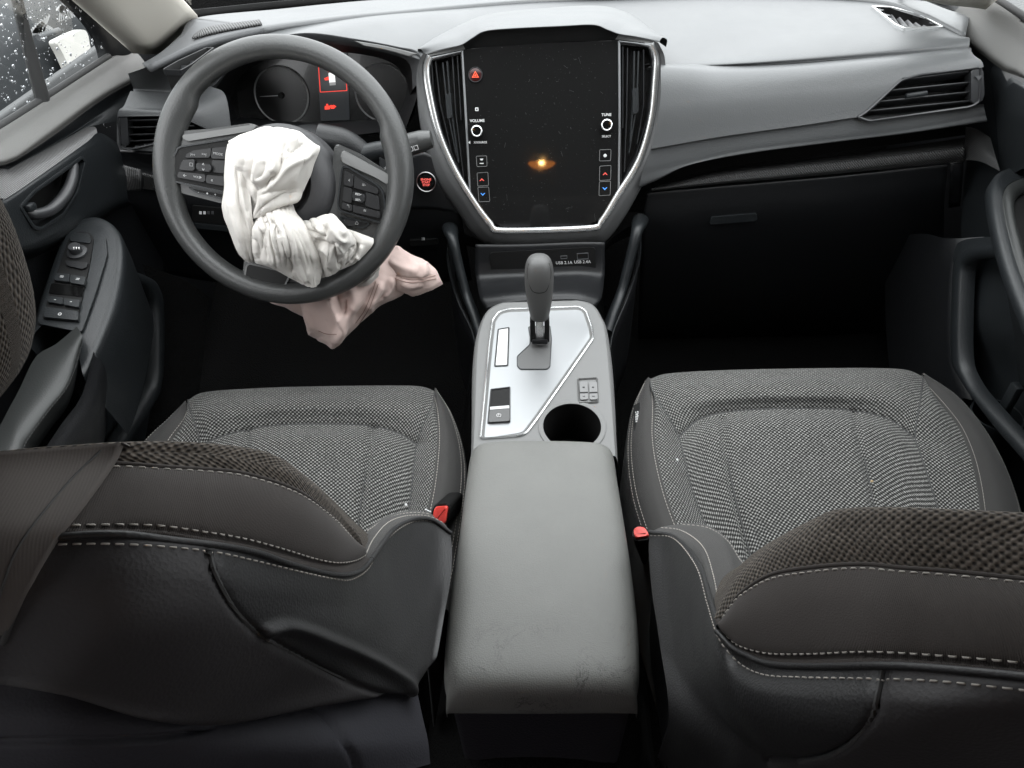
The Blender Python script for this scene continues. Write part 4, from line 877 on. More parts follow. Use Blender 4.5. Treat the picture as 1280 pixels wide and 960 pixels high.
# button pods
M['button'] = plastic('button_plastic', (.011, .0112, .012), .42, 900, .1, .1, spec=.4); MB = simple('button_print', .34, .5)
def pod(out, h, btns, marks):
    q = rounded(W.pts(out, h), .006); p = prism('button_pod', q, .014, M['black'], SW, .002)
    frame('pod_edge', q+wn_*.0012, offset(q, wn_, .0022)+wn_*.0012, wn_, .004, M['silver'] if False else M['dark2'], p)
    for b_ in btns: prism('button', rounded(W.pts(b_, h+.004), .0022), .006, M['button'], p, .0010)
    for t, x, y, s_ in marks: text(t, W.hit(x, y, h+.0044), W.x, W.y, s_*.78, MB, p)
    return p
pod([(204.5, 221), (222, 184), (228, 182), (290, 172), (290, 243), (285, 242), (209, 226)], .010,
    [[(233, 192.5), (242, 188), (264, 185), (262.5, 197), (231, 197)], [(265, 185), (286, 183), (287, 199), (263.5, 198)], [(228, 200), (243, 199), (243, 213.5), (223.5, 212)], [(265, 200), (286, 201), (286, 217), (264, 215)],
     [(223, 214.5), (257, 218), (256, 228), (221, 221.5)], [(258, 218.5), (284, 221), (283, 233), (257, 228.5)]],
    [('|<<', 241, 193.5, .006), ('>>|', 255, 193, .006), ('MODE', 272.5, 192.5, .006), ('\u2610', 239, 206, .008), ('\u2190', 231, 219.5, .008), ('VOL\u25b6', 247, 221.5, .0055), ('\u00ab', 265, 225, .008)])
prism('thumb_roller', rounded(W.pts([(245, 203), (264, 206), (264, 215), (245, 213)], .019), .003), .012, M['dark'], SW, .0035)
for s_, yy in (('\u2227', 205), ('\u2228', 212)): text(s_, W.hit(254, yy, .0192), W.x, W.y, .005, MW, SW)
pod([(236, 235), (244, 241), (284, 251), (284, 242), (236, 233)], .006, [], [('-', 248, 240, .007), ('\u25cf', 259, 242, .004), ('+', 269, 243.5, .007)])
pod([(427, 208), (434, 207), (472, 230), (480, 240), (484, 276), (478, 280), (424, 264), (421, 256)], .010,
    [[(431, 213), (442, 219), (441, 234), (429.5, 231)], [(443, 220), (472, 236), (473, 243), (442, 234.5)], [(430, 233), (440, 236), (439.5, 254), (428, 251)], [(457, 240), (473, 245), (475, 263), (456, 257)],
     [(428, 252.5), (440, 256), (440, 264), (427, 260.5)], [(441, 256), (475, 264.5), (475, 273), (441, 265)]],
    [('(', 437, 225, .006), ('\u00b0', 436, 227, .008), ('\u2261\u00b7', 455, 231.5, .009), ('\u00b0\\', 435, 258, .008), ('\u2248', 456, 263, .009)])
prism('thumb_roller', rounded(W.pts([(440, 239), (456, 243), (455.5, 254), (440, 250.5)], .017), .003), .012, M['dark'], SW, .003)
text('RES+', W.hit(448, 243, .0173), W.x, W.y, .0042, MW, SW); text('SET-', W.hit(447.5, 250, .0173), W.x, W.y, .0042, MW, SW)
pod([(424, 270), (432, 271), (464, 278), (456, 286), (430, 283)], .006, [[(430, 273.5), (445, 276.5), (444, 283), (430, 281.5)]], [('\u00b7', 430, 276, .008), ('\u2302', 446, 279, .008)])
# gloss black inlay of the lower spoke
q = rounded(W.pts([(307, 332), (311, 328), (362, 340), (363, 345), (355, 362), (347, 364), (309, 355), (304, 350)], .008), .004)
lowi = prism('spoke_inlay', q, .008, simple('inlay_black', .003, .2, spec=.1), SW, .003); frame('inlay_edge', q+wn_*.0006, offset(q, wn_, .0026)+wn_*.0006, wn_, .003, M['console'], lowi)
# shift paddles behind the rim
for L_ in ([(474, 196), (480, 199), (489, 208), (488, 214), (481, 215), (475, 210)], [(252, 164), (262, 160), (277, 159), (276, 164), (256, 167)]):
    prism('shift_paddle', rounded(W.pts(L_, -.028), .002), .004, M['dark2'], SW, .001)
text('+', W.hit(481.5, 210.5, -.0275), W.x, W.y, .009, MW, SW)
# column shroud and stalk
SH = thing('steering_column', 'dark steering column shroud behind the wheel hub', 'steering column')
lathe('shroud', [(.075, .0), (.066, .03), (.056, .045)], WC-wn_*.14+W.y*.01, wn_, M['dark'], SH, 40)
tube('column_tube', [WC-wn_*.20, WC-wn_*.055], [.055, .052], M['dark'], SH, 32)
q = [P(398, 176, y=1.09), P(430, 182, y=1.09), P(455, 196, y=1.09)]
tube('collar', q, [.026, .025, .020], M['dark'], SH, 20, npts=14)
ST = thing('control_stalk', 'grey control stalk sticking out to the right behind the steering wheel', 'control stalk')
tube('arm', [P(448, 196, y=1.085), P(470, 190, y=1.085), P(495, 186, y=1.083)], [.016, .0150, .0145], M['dark2'], ST, 22, npts=12)
tube('end_cap', [P(492, 188, y=1.083), P(500, 184, y=1.083), P(520, 178.5, y=1.08), P(536, 174.5, y=1.078), P(540, 173.5, y=1.078)], [.0155, .0165, .0165, .0160, .012], M['rim'], ST, 26, npts=24)
text('\u25a1\u25a1', P(517, 186, y=1.060), (1, 0, .28), (-.2, .2, 1), .009, MW, ST)

# ------------------------------------------------------------------ burst airbag: crumpled nylon, hanging over the wheel
AB = thing('deployed_airbag', 'crumpled white airbag hanging deflated from the steering wheel hub', 'airbag')
M['nylon'] = cloth('airbag_nylon', (.60, .575, .54), .0009, .75, .25, .05, .15)
M['nylon_pink'] = cloth('airbag_nylon_pink', (.60, .465, .425), .0009, .75, .25, .06, .15)
def sculpt(G, strokes, amp=1.0):
    """push folds into a cloth sheet: ridge (+) and valley (-) lines given as pixel polylines"""
    N_ = unit_rows(np.cross(np.gradient(G, axis=1), np.gradient(G, axis=0)))
    if np.mean(np.sum(N_*(CP-G), -1)) < 0: N_ = -N_
    pj = proj(G); H = np.zeros(G.shape[:2])
    for pts, h, w in strokes:
        Q = arclen(np.c_[np.asarray(pts, float), np.zeros(len(pts))], 80)[:, :2]
        D2 = np.sum((pj[:, :, None, :]-Q[None, None])**2, -1); k = np.argmin(D2, -1); dd = np.sqrt(np.min(D2, -1))
        t = k/79.0; fade = np.clip(np.minimum(t, 1-t)*5, .15, 1)
        prof = np.exp(-dd/w) if h < 0 else np.exp(-(dd/w)**2)
        H += h*prof*fade
    return G+N_*(H*amp)[..., None]
def drape(name, rows, nu, nv, mat, strokes, seed, fine=.0012, fray=0.0, parent=AB, pl=(0, 0)):
    # pl: number and depth of the pleats that run along the sheet
    G = grid(rows, nu, nv); N_ = unit_rows(np.cross(np.gradient(G, axis=1), np.gradient(G, axis=0)))
    if np.mean(np.sum(N_*(CP-G), -1)) < 0: N_ = -N_
    for i in range(nv):
        for j in range(nu):
            p = G[i, j]; q = Vector((p[0]*38+seed, p[1]*38, p[2]*38)); w_ = Vector((p[0]*15, p[1]*15+seed, p[2]*15))
            n1 = noise.noise(q+Vector((1, 1, 1))*1.3*noise.noise(w_)); n2 = noise.noise(q*2.3)
            u, v = j/(nu-1), i/(nv-1); hp = 0.0
            if pl[0]:
                ph = pl[0]*(u+.10*noise.noise(Vector((u*3+seed, v*2.2, 1.7)))+.05*noise.noise(Vector((u*7, v*6+seed, 4.1))))
                am = .35+.65*abs(noise.noise(Vector((ph*.7, v*1.8, seed+3))))*1.8
                hp = pl[1]*am*(abs(math.sin(math.pi*ph))**.6-.6)*min(1, 8*min(u, 1-u))
            G[i, j] = p+N_[i, j]*(fine*(n1*2.2+n2*.8-1.4*abs(noise.noise(w_*1.7)))+hp)
    G = sculpt(G, strokes)
    if fray:
        for j in range(nu): G[-1, j] += (G[-1, j]-G[-2, j])*random.uniform(-.6, fray)
    o = gridmesh(name, G, mat, parent, thick=.0008)
    return G
def wr(L_): return [W.hit(a, b, h) for a, b, h in L_]
# left fall behind the main lobe
drape('left_fold', [wr([(284, 180, .02), (292, 178, .035), (304, 180, .04)]), wr([(280, 205, .03), (291, 205, .05), (308, 208, .05)]), wr([(280, 232, .03), (292, 232, .055), (312, 236, .055)]), wr([(276.5, 260, .03), (291, 262, .058), (315, 266, .055)]),
                    wr([(286, 288, .03), (299, 290, .056), (319, 292, .045)]), wr([(297, 315, .025), (306, 317, .042), (319, 318, .035)]), wr([(304, 324, .02), (310, 328, .028), (319, 327, .025)])], 70, 130, M['nylon'],
      [([(293, 190), (296, 235), (302, 264), (314, 303)], -.007, 3.5), ([(299, 205), (303, 235), (308, 262), (316, 290)], .006, 4), ([(286, 240), (290, 270), (300, 300), (308, 322)], .004, 4), ([(304, 225), (307, 250), (311, 273)], -.005, 3), ([(288, 255), (296, 285), (309, 315)], -.003, 2.5)], 5.2, .0005, pl=(4, .003))
# main lobe, from the torn hub up and over to the left
drape('main_lobe', [wr([(285, 176, .01), (308, 165, .02), (338, 158, .02), (372, 164, .018), (397, 182, .012)]),
                    wr([(287, 182, .035), (309, 172, .05), (340, 166, .055), (374, 171, .05), (399.5, 185, .02)]),
                    wr([(291, 200, .045), (308, 192, .068), (340, 186, .078), (372, 190, .066), (396, 198, .024)]),
                    wr([(298, 222, .05), (312, 216, .075), (338, 212, .085), (366, 213, .072), (388, 220, .026)]),
                    wr([(306, 242, .05), (317, 240, .07), (338, 236, .08), (360, 235, .065), (380, 238, .028)]),
                    wr([(311, 262, .05), (319, 261, .062), (336, 256, .068), (356, 251, .055), (374, 248, .03)]),
                    wr([(312, 276, .045), (319, 272, .052), (333, 264.5, .052), (352, 257, .045), (370, 252, .025)])], 150, 150, M['nylon'],
      [([(317, 241), (329, 232), (341, 225), (350, 211), (352, 188)], -.011, 4), ([(398, 187), (375, 198), (357, 210), (343, 226), (328, 238)], .006, 5), ([(357, 184), (366, 189), (380, 179)], -.006, 3.5), ([(346, 180), (352, 178), (362, 176), (374, 170)], .005, 6),
       ([(319, 193), (312, 210), (307, 225), (315, 243), (311, 272)], -.009, 4), ([(325, 190), (318, 215), (321, 235)], .006, 5), ([(380, 238), (370, 248), (350, 253.5), (331, 264), (314, 276)], .005, 4), ([(340, 190), (345, 205), (338, 218)], .005, 5),
       ([(355, 200), (366, 196), (380, 190)], -.003, 2.5), ([(300, 178), (302, 195), (298, 215)], .005, 6), ([(318, 246), (335, 242), (356, 240), (374, 236)], -.004, 4), ([(330, 200), (328, 214), (320, 226)], -.004, 2), ([(334, 172), (330, 188), (322, 204)], -.004, 1.6), ([(360, 170), (356, 184), (350, 196)], -.004, 1.6), ([(310, 176), (306, 196), (303, 214)], -.004, 1.6), ([(384, 190), (372, 214), (366, 236)], .003, 4), ([(346, 214), (336, 228), (324, 238)], -.005, 1.6), ([(372, 240), (352, 246), (330, 258), (318, 270)], -.004, 1.4)], 1.3, .0006, pl=(4, .002))
drape('gathered_roll', [wr([(312, 268, .02), (322, 258, .03), (336, 252, .03), (352, 250, .028), (366, 254, .02)]), wr([(316, 288, .045), (328, 276, .07), (344, 269, .074), (360, 268, .06), (372, 272, .032)]), wr([(317, 303, .045), (333, 292, .08), (352, 284, .085), (370, 282, .066), (382, 288, .034)]),
                        wr([(318, 319, .038), (336, 312, .074), (358, 304, .082), (378, 300, .066), (391, 306, .036)]), wr([(320, 329, .03), (340, 329, .062), (362, 323, .07), (384, 318, .06), (398, 324, .036)]), wr([(334, 333, .026), (350, 339, .044), (368, 338, .052), (388, 336, .048), (402, 340, .034)]), wr([(363, 342, .024), (370, 351, .03), (382, 357.5, .034), (393, 359.5, .034), (400, 354, .028)])], 170, 170, M['nylon'],
      [([(327, 263), (334, 282), (337, 306), (346, 336)], -.010, 2.6), ([(335, 265), (345, 285), (351, 298)], -.010, 2.8), ([(348, 261), (359, 278), (366, 306), (369, 330)], .006, 4.5), ([(356, 261), (369, 284), (379, 306), (386, 344)], -.005, 1.8), ([(364, 263), (378, 285), (390, 312), (402, 338)], .005, 4.5),
       ([(340, 270), (348, 285), (355, 300), (358, 325)], .005, 4), ([(328, 272), (329, 290), (330, 315), (336, 330)], -.005, 2.5), ([(322, 276), (320, 300), (322, 325)], .005, 4), ([(352, 262), (362, 282), (371, 306), (372, 328)], -.004, 2), ([(332, 278), (340, 300), (350, 325)], .004, 3.5), ([(359, 322), (364, 332), (365, 342)], -.005, 2.4), ([(372, 330), (378, 345), (384, 356)], .003, 4), ([(366, 344), (376, 352), (390, 357)], -.002, 1.6), ([(331, 263), (327, 285), (325, 322)], -.005, 1.2), ([(339, 262), (342, 290), (353, 333)], -.005, 1.2), ([(345, 261), (356, 285), (363, 315), (365, 338)], -.004, 1.1), ([(360, 263), (374, 286), (385, 312), (394, 345)], -.004, 1.1), ([(352, 300), (357, 318), (358, 334)], -.005, 1.2), ([(334, 300), (340, 320), (344, 334)], .003, 2.5), ([(374, 300), (380, 325), (389, 352)], .003, 3)], 3.1, .0003, pl=(8, .0022))
drape('right_roll', [wr([(372, 278, .015), (394, 272, .032), (410, 267.5, .04), (420, 271, .035), (430, 283, .02)]), wr([(376, 287, .025), (400, 280, .058), (418, 276, .062), (428, 280, .05), (436, 289, .022)]), wr([(380, 299, .03), (408, 292, .07), (426, 288, .07), (436, 290, .05), (444, 298, .022)]),
                     wr([(388, 316, .03), (414, 308, .066), (430, 303, .064), (440, 304, .045), (446, 308, .022)]), wr([(394, 332, .026), (416, 327, .05), (428, 321, .05), (436, 318, .04), (444, 315, .022)]), wr([(400, 348, .022), (413, 345, .03), (422, 340, .03), (430, 333, .028), (440, 322, .02)])], 110, 110, M['nylon'],
      [([(386, 288), (394, 290), (402, 296), (405, 285), (412, 279)], -.008, 3.2), ([(404, 280), (413, 282), (417, 290), (425, 300), (436, 302)], .007, 3.6), ([(392, 298), (406, 306), (416, 312), (422, 330)], -.008, 3), ([(412, 300), (420, 312), (425, 325), (423, 338)], -.007, 2.6), ([(398, 308), (410, 318), (412, 340)], .006, 3.4), ([(418, 304), (430, 320)], .006, 3.4), ([(410, 270), (420, 284), (434, 296)], .004, 4), ([(426, 330), (436, 318), (446, 306)], -.006, 2.6), ([(396, 282), (398, 290), (394, 300)], .005, 3)], 8.8, .0007, pl=(5, .003))
drape('right_flap', [wr([(430, 285, .016), (446, 290, .02), (467, 298, .018)]), wr([(436, 300, .018), (450, 302, .024), (466, 306, .02)]), wr([(432, 322, .016), (444, 322, .02), (456, 318, .016)]), wr([(412, 342, .016), (424, 338, .018), (444, 329, .014)])], 60, 60, M['nylon'], [([(452, 305), (450, 316), (444, 326)], .005, 3), ([(446, 302), (444, 318), (436, 330)], -.006, 2.6), ([(436, 330), (448, 318)], .004, 3)], 4.0, .0008)
# pink-tinged skirt falling behind the lower rim towards the knees
def pk(L_): return [P(a, b, y=c_) for a, b, c_ in L_]
GH = drape('hanging_skirt', [pk([(340, 365, .97), (380, 352, .96), (425, 336, .96), (462, 320, .97), (497, 308, .99)]), pk([(337, 378, .95), (380, 372, .925), (425, 366, .92), (470, 350, .935), (515, 335, .97)]), pk([(359, 386, .945), (392, 392, .915), (428, 392, .905), (465, 376, .925), (506, 366, .96)]),
                        pk([(386, 404, .94), (402, 412, .915), (426, 408, .905), (450, 394, .92), (480, 381, .95)]), pk([(396, 423, .94), (406, 426, .92), (420, 422, .91), (440, 410, .92), (464, 392, .945)]), pk([(406, 430, .945), (411, 433, .93), (417, 435, .92), (428, 426, .925), (446, 409, .945)])], 170, 130, M['nylon_pink'],
      [([(412, 360), (417, 378), (428, 403), (422, 420), (416, 433)], .016, 5), ([(418, 362), (422, 378), (428, 396)], -.016, 3.5), ([(380, 370), (386, 392), (397, 424)], .012, 6), ([(431, 372), (433, 386), (430, 398)], -.012, 4), ([(440, 360), (444, 375), (438, 392)], .008, 6), ([(478, 350), (470, 372), (458, 392)], .007, 5), ([(466, 356), (456, 382), (440, 405)], -.006, 3), ([(372, 378), (378, 392), (388, 410)], -.006, 3.5), ([(484, 362), (474, 376), (462, 388)], -.006, 3), ([(490, 345), (488, 360), (478, 374)], .005, 4)], 6.6, .0007, 1.2)
GF = drape('side_flap', [pk([(466, 334, .97), (480, 316, .985), (497, 307, 1.0), (514, 320, 1.0)]), pk([(474, 345, .955), (494, 330, .96), (513, 322, .97), (530, 325, .985)]), pk([(487, 358, .95), (505, 348, .945), (526, 338, .955), (545, 337, .975)]), pk([(505, 366, .955), (516, 365, .95), (536, 358, .955), (551, 349, .97)]), pk([(509, 367, .96), (518, 370.5, .956), (538, 364, .958), (554, 355, .972)])],
      90, 80, M['nylon_pink'], [([(479, 328), (492, 342), (513, 349), (543, 344)], -.004, 2), ([(484, 324), (500, 334), (524, 340)], .004, 5), ([(528, 326), (530, 340), (524, 352)], .006, 5), ([(498, 352), (512, 358), (530, 354)], .004, 4)], 2.7, .0006, 1.2)
drape('white_hem', [wr([(444, 352, -.03), (460, 342, -.022), (474, 330, -.02)]), wr([(446, 357, -.02), (460, 350, -.010), (474.5, 337, -.012)]), wr([(450, 360, -.025), (462, 356, -.018), (473, 346, -.02)])], 40, 30, M['nylon'], [], 7.4, .0006)
M['seam_pink'] = simple('seam_thread', (.30, .20, .17), .8)

# ------------------------------------------------------------------ seats
def D(L_): return [P(a, b, d=c_) for a, b, c_ in L_]
def Z(L_, z): return [P(a, b, z=(z[i] if np.ndim(z) else z)) for i, (a, b) in enumerate(L_)]
def normals(G):
    N_ = unit_rows(np.cross(np.gradient(G, axis=1), np.gradient(G, axis=0)))
    s = np.sign(np.sum(N_*(CP-G), -1)); 
    return N_*(1 if s.mean() >= 0 else -1)
def onsurf(G, L_, n=None, N_=None):
    """3-D path (and normals) on surface G under a pixel polyline"""
    Q = np.asarray(L_, float); Q3 = np.c_[Q, np.zeros(len(Q))]; Q = arclen(Q3, n or 120)[:, :2]
    pj = proj(G).reshape(-1, 2); V = G.reshape(-1, 3); NN = (normals(G) if N_ is None else N_).reshape(-1, 3); out, no = [], []
    for q in Q:
        d2 = np.sum((pj-q)**2, 1); k = np.argpartition(d2, 6)[:6]; w = 1/(d2[k]+.3); w /= w.sum()
        dep = (V[k]-CP) @ CF @ w; out.append(CP+ray(*q)*dep); no.append(unit(NN[k].T @ w))
    return np.array(out), np.array(no)
def groove(G, L_, depth, wpx, N_=None):
    Q = arclen(np.c_[np.asarray(L_, float), np.zeros(len(L_))], 200)[:, :2]; pj = proj(G); N_ = normals(G) if N_ is None else N_
    d2 = np.min(np.sum((pj[:, :, None, :]-Q[None, None])**2, -1), -1)
    return G-N_*(depth*np.exp(-d2/(wpx*wpx)))[..., None]
def region(name, G, poly, mat, parent, invert=False, uv0=None, flip=None):
    nv, nu = G.shape[:2]; c = proj((G[:-1, :-1]+G[1:, 1:])/2); o = gridmesh(name, G, mat, parent, uv0=uv0, flip=flip)
    bm = bmesh.new(); bm.from_mesh(o.data); bm.faces.ensure_lookup_table()
    kill = [bm.faces[i*(nu-1)+j] for i in range(nv-1) for j in range(nu-1) if inside(c[i, j], poly) == invert]
    bmesh.ops.delete(bm, geom=kill, context='FACES'); bm.to_mesh(o.data); bm.free(); return o
def piping(name, path, nrm, r, mat, parent, lift=0.0): return tube(name, path+nrm*lift, r, mat, parent, 8, npts=None)

def cushion(seat, f, arc, SL, SR, outL, bandL, outR, bandR, vseams, zL=1, zR=1):
    """f: rows from the front crest to the arc and on to the rear; seam lines SL/SR; bolster lines"""
    rows = [[p+np.array([0, .012, -.20]) for p in f[0]], [p+np.array([0, .014, -.05]) for p in f[0]]]+f
    na = 2+arc
    G = grid(rows, 110, (len(rows)-1)*14+1)
    for s in vseams: G = groove(G, s, .006, 4.0)
    k = na*14
    N_ = normals(G); G[k] -= N_[k]*.004; G[k-1] -= N_[k-1]*.002; G[k+1] -= N_[k+1]*.002
    gridmesh('front_roll', G[:k+1], M['insert'], seat); gridmesh('seat_insert', G[k:], M['insert'], seat)
    for s in vseams+[]:
        p, n = onsurf(G, s, 60, N_); tube('seam', p+n*.0002, .0009, M['thread_d'], seat, 6)
    tube('seam', G[k]+N_[k]*.0008, .0011, M['thread_d'], seat, 6)
    for out, band, edge, sx in ((outL, bandL, G[14*2:, 0], -1), (outR, bandR, G[14*2:, -1], 1)):
        E_ = list(arclen(edge, 40))
        hid = [p+np.array([sx*.004, .004, -.035]) for p in out]; hid2 = [p+np.array([sx*.006, .004, -.20]) for p in out]
        crest = [a*.5+b_*.5+np.array([0, 0, .010]) for a, b_ in zip(out, band)]
        Gb = grid([hid2, hid, out, crest, band], 70, 41)
        gridmesh('bolster_band', Gb, M['bandlt'], seat)
        midw = list((arclen(band, 40)+np.array(E_))/2+np.array([0, 0, .004]))
        gridmesh('bolster_cloth', grid([band, midw, E_], 60, 22), M['insert'], seat)
        tube('seam', np.array(E_)+np.array([0, 0, .0004]), .0011, M['thread_d'], seat, 6)
        nb = normals(Gb)
        stitches('stitching', Gb[-3], nb[-3], M['thread'], seat, .0052, .3, .00050)['kind'] = 'stuff'
        for kk in (22, 19): stitches('stitching', Gb[kk], nb[kk], M['thread'], seat, .0052, .3, .00045)['kind'] = 'stuff'
    return G

# sewn tapes on the hanging airbag cloth
for Gq_, L_ in ((GF, [(480, 330), (492, 342.5), (513, 349.5), (544, 344.5)]), (GF, [(478, 333), (491, 346), (513, 353), (545, 348)]), (GH, [(470, 352), (458, 383), (444, 404)]), (GH, [(473, 355), (462, 384), (449, 404)]), (GH, [(398, 413), (408, 417), (421, 418)])):
    p, n = onsurf(Gq_, L_, 50); tube('seam', p+n*.0008, .0006, M['seam_pink'], AB, 6)

# ---- passenger seat
PS = thing('passenger_seat', 'grey and black cloth front seat on the right, its backrest reclined further', 'car seat', group='front seats')
f = [Z([(812, 474), (835, 467), (900, 463), (980, 461), (1080, 460), (1130, 462), (1152, 470)], .452),
     Z([(815, 488), (850, 480), (920, 476), (1000, 474), (1080, 474), (1130, 478), (1152, 487)], .470),
     Z([(832, 515), (860, 503), (920, 495), (1000, 493), (1080, 494), (1125, 502), (1148, 515)], [.470, .471, .471, .471, .471, .471, .470]),
     Z([(848, 545), (876, 522), (920, 512), (990, 509), (1060, 511), (1110, 522), (1144, 546)], .456),
     Z([(855, 572), (882, 545), (930, 533), (1000, 530), (1060, 532), (1115, 545), (1152, 572)], [.456, .460, .463, .464, .463, .460, .456]),
     Z([(866, 615), (895, 592), (940, 580), (1000, 577), (1070, 580), (1125, 592), (1166, 615)], [.448, .452, .454, .455, .454, .452, .448]),
     Z([(886, 665), (915, 648), (955, 640), (1005, 637), (1075, 640), (1135, 648), (1180, 665)], [.440, .442, .443, .443, .443, .442, .440]),
     Z([(915, 715), (940, 705), (975, 700), (1015, 698), (1080, 700), (1145, 705), (1195, 715)], .432),
     Z([(950, 790), (965, 780), (990, 775), (1020, 775), (1090, 775), (1150, 780), (1205, 790)], .43)]
GPS = cushion(PS, f, 3, None, None,
        Z([(806, 478), (793, 508), (787, 545), (787, 580), (793, 622), (806, 665), (825, 715), (850, 790)], [.448, .452, .454, .456, .456, .456, .456, .456]),
        Z([(814, 477), (818, 508), (818, 545), (823, 580), (834, 622), (850, 665), (872, 715), (900, 790)], [.456, .470, .474, .476, .476, .474, .47, .47]),
        Z([(1152, 468), (1194, 494), (1228, 533), (1252, 573), (1268, 612), (1279, 655), (1284, 710), (1286, 790)], [.450, .452, .454, .456, .456, .456, .456, .456]),
        Z([(1153, 478), (1180, 510), (1199, 536), (1213, 570), (1221, 605), (1226, 645), (1230, 700), (1232, 790)], [.458, .470, .474, .476, .476, .474, .47, .47]),
        [[(903, 522), (908, 560), (916, 610), (930, 665), (945, 720)], [(1068, 515), (1078, 560), (1088, 610), (1098, 660), (1106, 710)]])
# woven side label on the inner bolster
LB = Plane(P(791, 536, z=.462), P(801, 536, z=.466), P(797, 508, z=.464)); lb = prism('side_label', LB.pts([(791.5, 507), (799.5, 503), (800.5, 534), (793, 538)], .002), .0012, M['black'], PS)
text('AIRBAG', LB.hit(796.5, 521, .0024), unit(LB.hit(796, 508)-LB.hit(796.5, 534)), -LB.x, .0072, M['white'], PS)

crR = D([(897, 772, .53), (915, 735, .53), (936, 705, .52), (975, 674, .49), (1034, 643, .45), (1053, 637, .44), (1112, 634, .41), (1200, 637, .38), (1300, 642, .355)])
usR = D([(901, 780, .515), (913, 760, .505), (928, 741, .495), (964, 719, .47), (1014, 710, .44), (1077, 706, .41), (1131, 711, .385), (1194, 716, .365), (1300, 727, .335)])
lsR = D([(901, 785, .51), (914, 800, .50), (932, 811, .48), (964, 819, .455), (1014, 820, .42), (1092, 818, .375), (1190, 824, .34), (1300, 834, .312)])
ppR = D([(897, 790, .51), (913, 808, .495), (934, 820, .475), (964, 831, .45), (1014, 834, .415), (1104, 833, .366), (1190, 838, .337), (1300, 849, .309)])
def flipof(G):
    nv, nu = G.shape[:2]; c = G[nv//2, nu//2]; a = G[nv//2+1, nu//2]-c; b = G[nv//2, nu//2+1]-c
    return np.cross(b, a) @ (CP-c) < 0
def whole(G, xc, tip, bulge=0.0):
    """complete a half backrest across its centre plane x = xc"""
    m_ = G[:, ::-1]*np.array([-1, 1, 1])+np.array([2*xc, 0, 0]); a, b = (G[:, -1], m_[:, 0]) if tip == 0 else (m_[:, -1], G[:, 0])
    br = np.stack([a*(1-t)+b*t+np.array([0, -.7, .7])*bulge*math.sin(math.pi*t)**.5 for t in np.linspace(0, 1, 26)[1:-1]], 1)
    return np.concatenate([G, br, m_] if tip == 0 else [m_, br, G], 1)
def backrest(seat, cr_, us, ls, pp, vin, tip, xc, panel=None, bandmat='band'):
    hid = np.array((0, .05, -.10)); n_ = len(cr_)
    tw = [min(1, (i if tip == 0 else n_-1-i)/3) for i in range(n_)]        # the hidden face tapers out at the tip
    rows = [[p+hid*2.2*t for p, t in zip(cr_, tw)], [p+(hid*.5+np.array([0, 0, .004]))*t for p, t in zip(cr_, tw)], cr_, [a*.5+b_*.5 for a, b_ in zip(cr_, us)] , us]
    NU = 170; Gm = grid(rows, NU, 61)
    # the face cloth bulges a little above its seam
    Nm = normals(Gm); bul = np.zeros(61); bul[30:61] = np.sin(np.linspace(0, math.pi, 31)); wc = np.clip((np.arange(NU)/NU-.12)/.2, 0, 1) if panel else np.ones(NU); Gm = Gm+Nm*((bul*.004)[:, None]*wc[None])[..., None]
    su = np.concatenate([[0], np.cumsum(np.linalg.norm(np.diff(Gm[45], axis=0), axis=1))]); sv = np.concatenate([np.zeros((1, NU)), np.cumsum(np.linalg.norm(np.diff(Gm, axis=0), axis=2), 0)]); sv = sv-sv[60][None]
    uvm = np.stack([np.broadcast_to(su, sv.shape), sv], -1); o_ = np.array([su[-1]+.3, 0]); fm = flipof(Gm)
    mu = uvm[:, ::-1]*np.array([-1, 1])+2*o_ if tip == 0 else uvm[:, ::-1]*np.array([-1, 1])-np.array([.6, 0])
    A_, B_ = (uvm[:, -1], mu[:, 0]) if tip == 0 else (mu[:, -1], uvm[:, 0]); bu = np.stack([A_*(1-t)+B_*t for t in np.linspace(0, 1, 26)[1:-1]], 1)
    uvw = np.concatenate([uvm, bu, mu] if tip == 0 else [mu, bu, uvm], 1); Wm = whole(Gm, xc, tip)
    gridmesh('face_mesh', Wm, M['mesh'], seat, uv0=uvw, flip=fm)
    def shown(row, nrm):
        k = np.array([panel is None or not inside(q_, panel) for q_ in proj(row)])
        return row[k], nrm[k]
    ARC = lambda L_, n: arclen(L_, n)
    Gb = grid([us, list(ARC(us, 120)*.5+ARC(ls, 120)*.5), ls, pp], NU, 49)
    Nb = normals(Gb); w = np.zeros(49); w[0:33] = np.sin(np.linspace(0, math.pi, 33))**.7; Gb = Gb+Nb*((w*.006-.0015*np.exp(-((np.arange(49)-33)/1.5)**2))[:, None]*wc[None])[..., None]
    gridmesh('gusset_band', whole(Gb, xc, tip), M[bandmat], seat, flip=flipof(Gb))
    Nb = normals(Gb)
    for kk in (2, 31): stitches('stitching', *shown(Gb[kk], Nb[kk]), M['thread'], seat, .0062, .36, .00055)['kind'] = 'stuff'
    a_, b_ = shown(Gb[0], Nb[0]); tube('face_piping', a_+b_*.0004, .0013, M['band'], seat, 8)
    a_, b_ = shown(Gb[-1], Nb[-1]); tube('piping', a_+b_*.001, .0019, M['vinyl'], seat, 8)
    Gv = grid(vin, NU, (len(vin)-1)*18+1)
    for i in range(Gv.shape[0]):       # slack, handled vinyl
        for j in range(Gv.shape[1]):
            p = Gv[i, j]; Gv[i, j] = p+(CP-p)*.010*noise.noise(Vector((p[0]*13, p[1]*11, p[2]*13)))*min(1, i/14)
    return Gm, Gb, Gv, shown
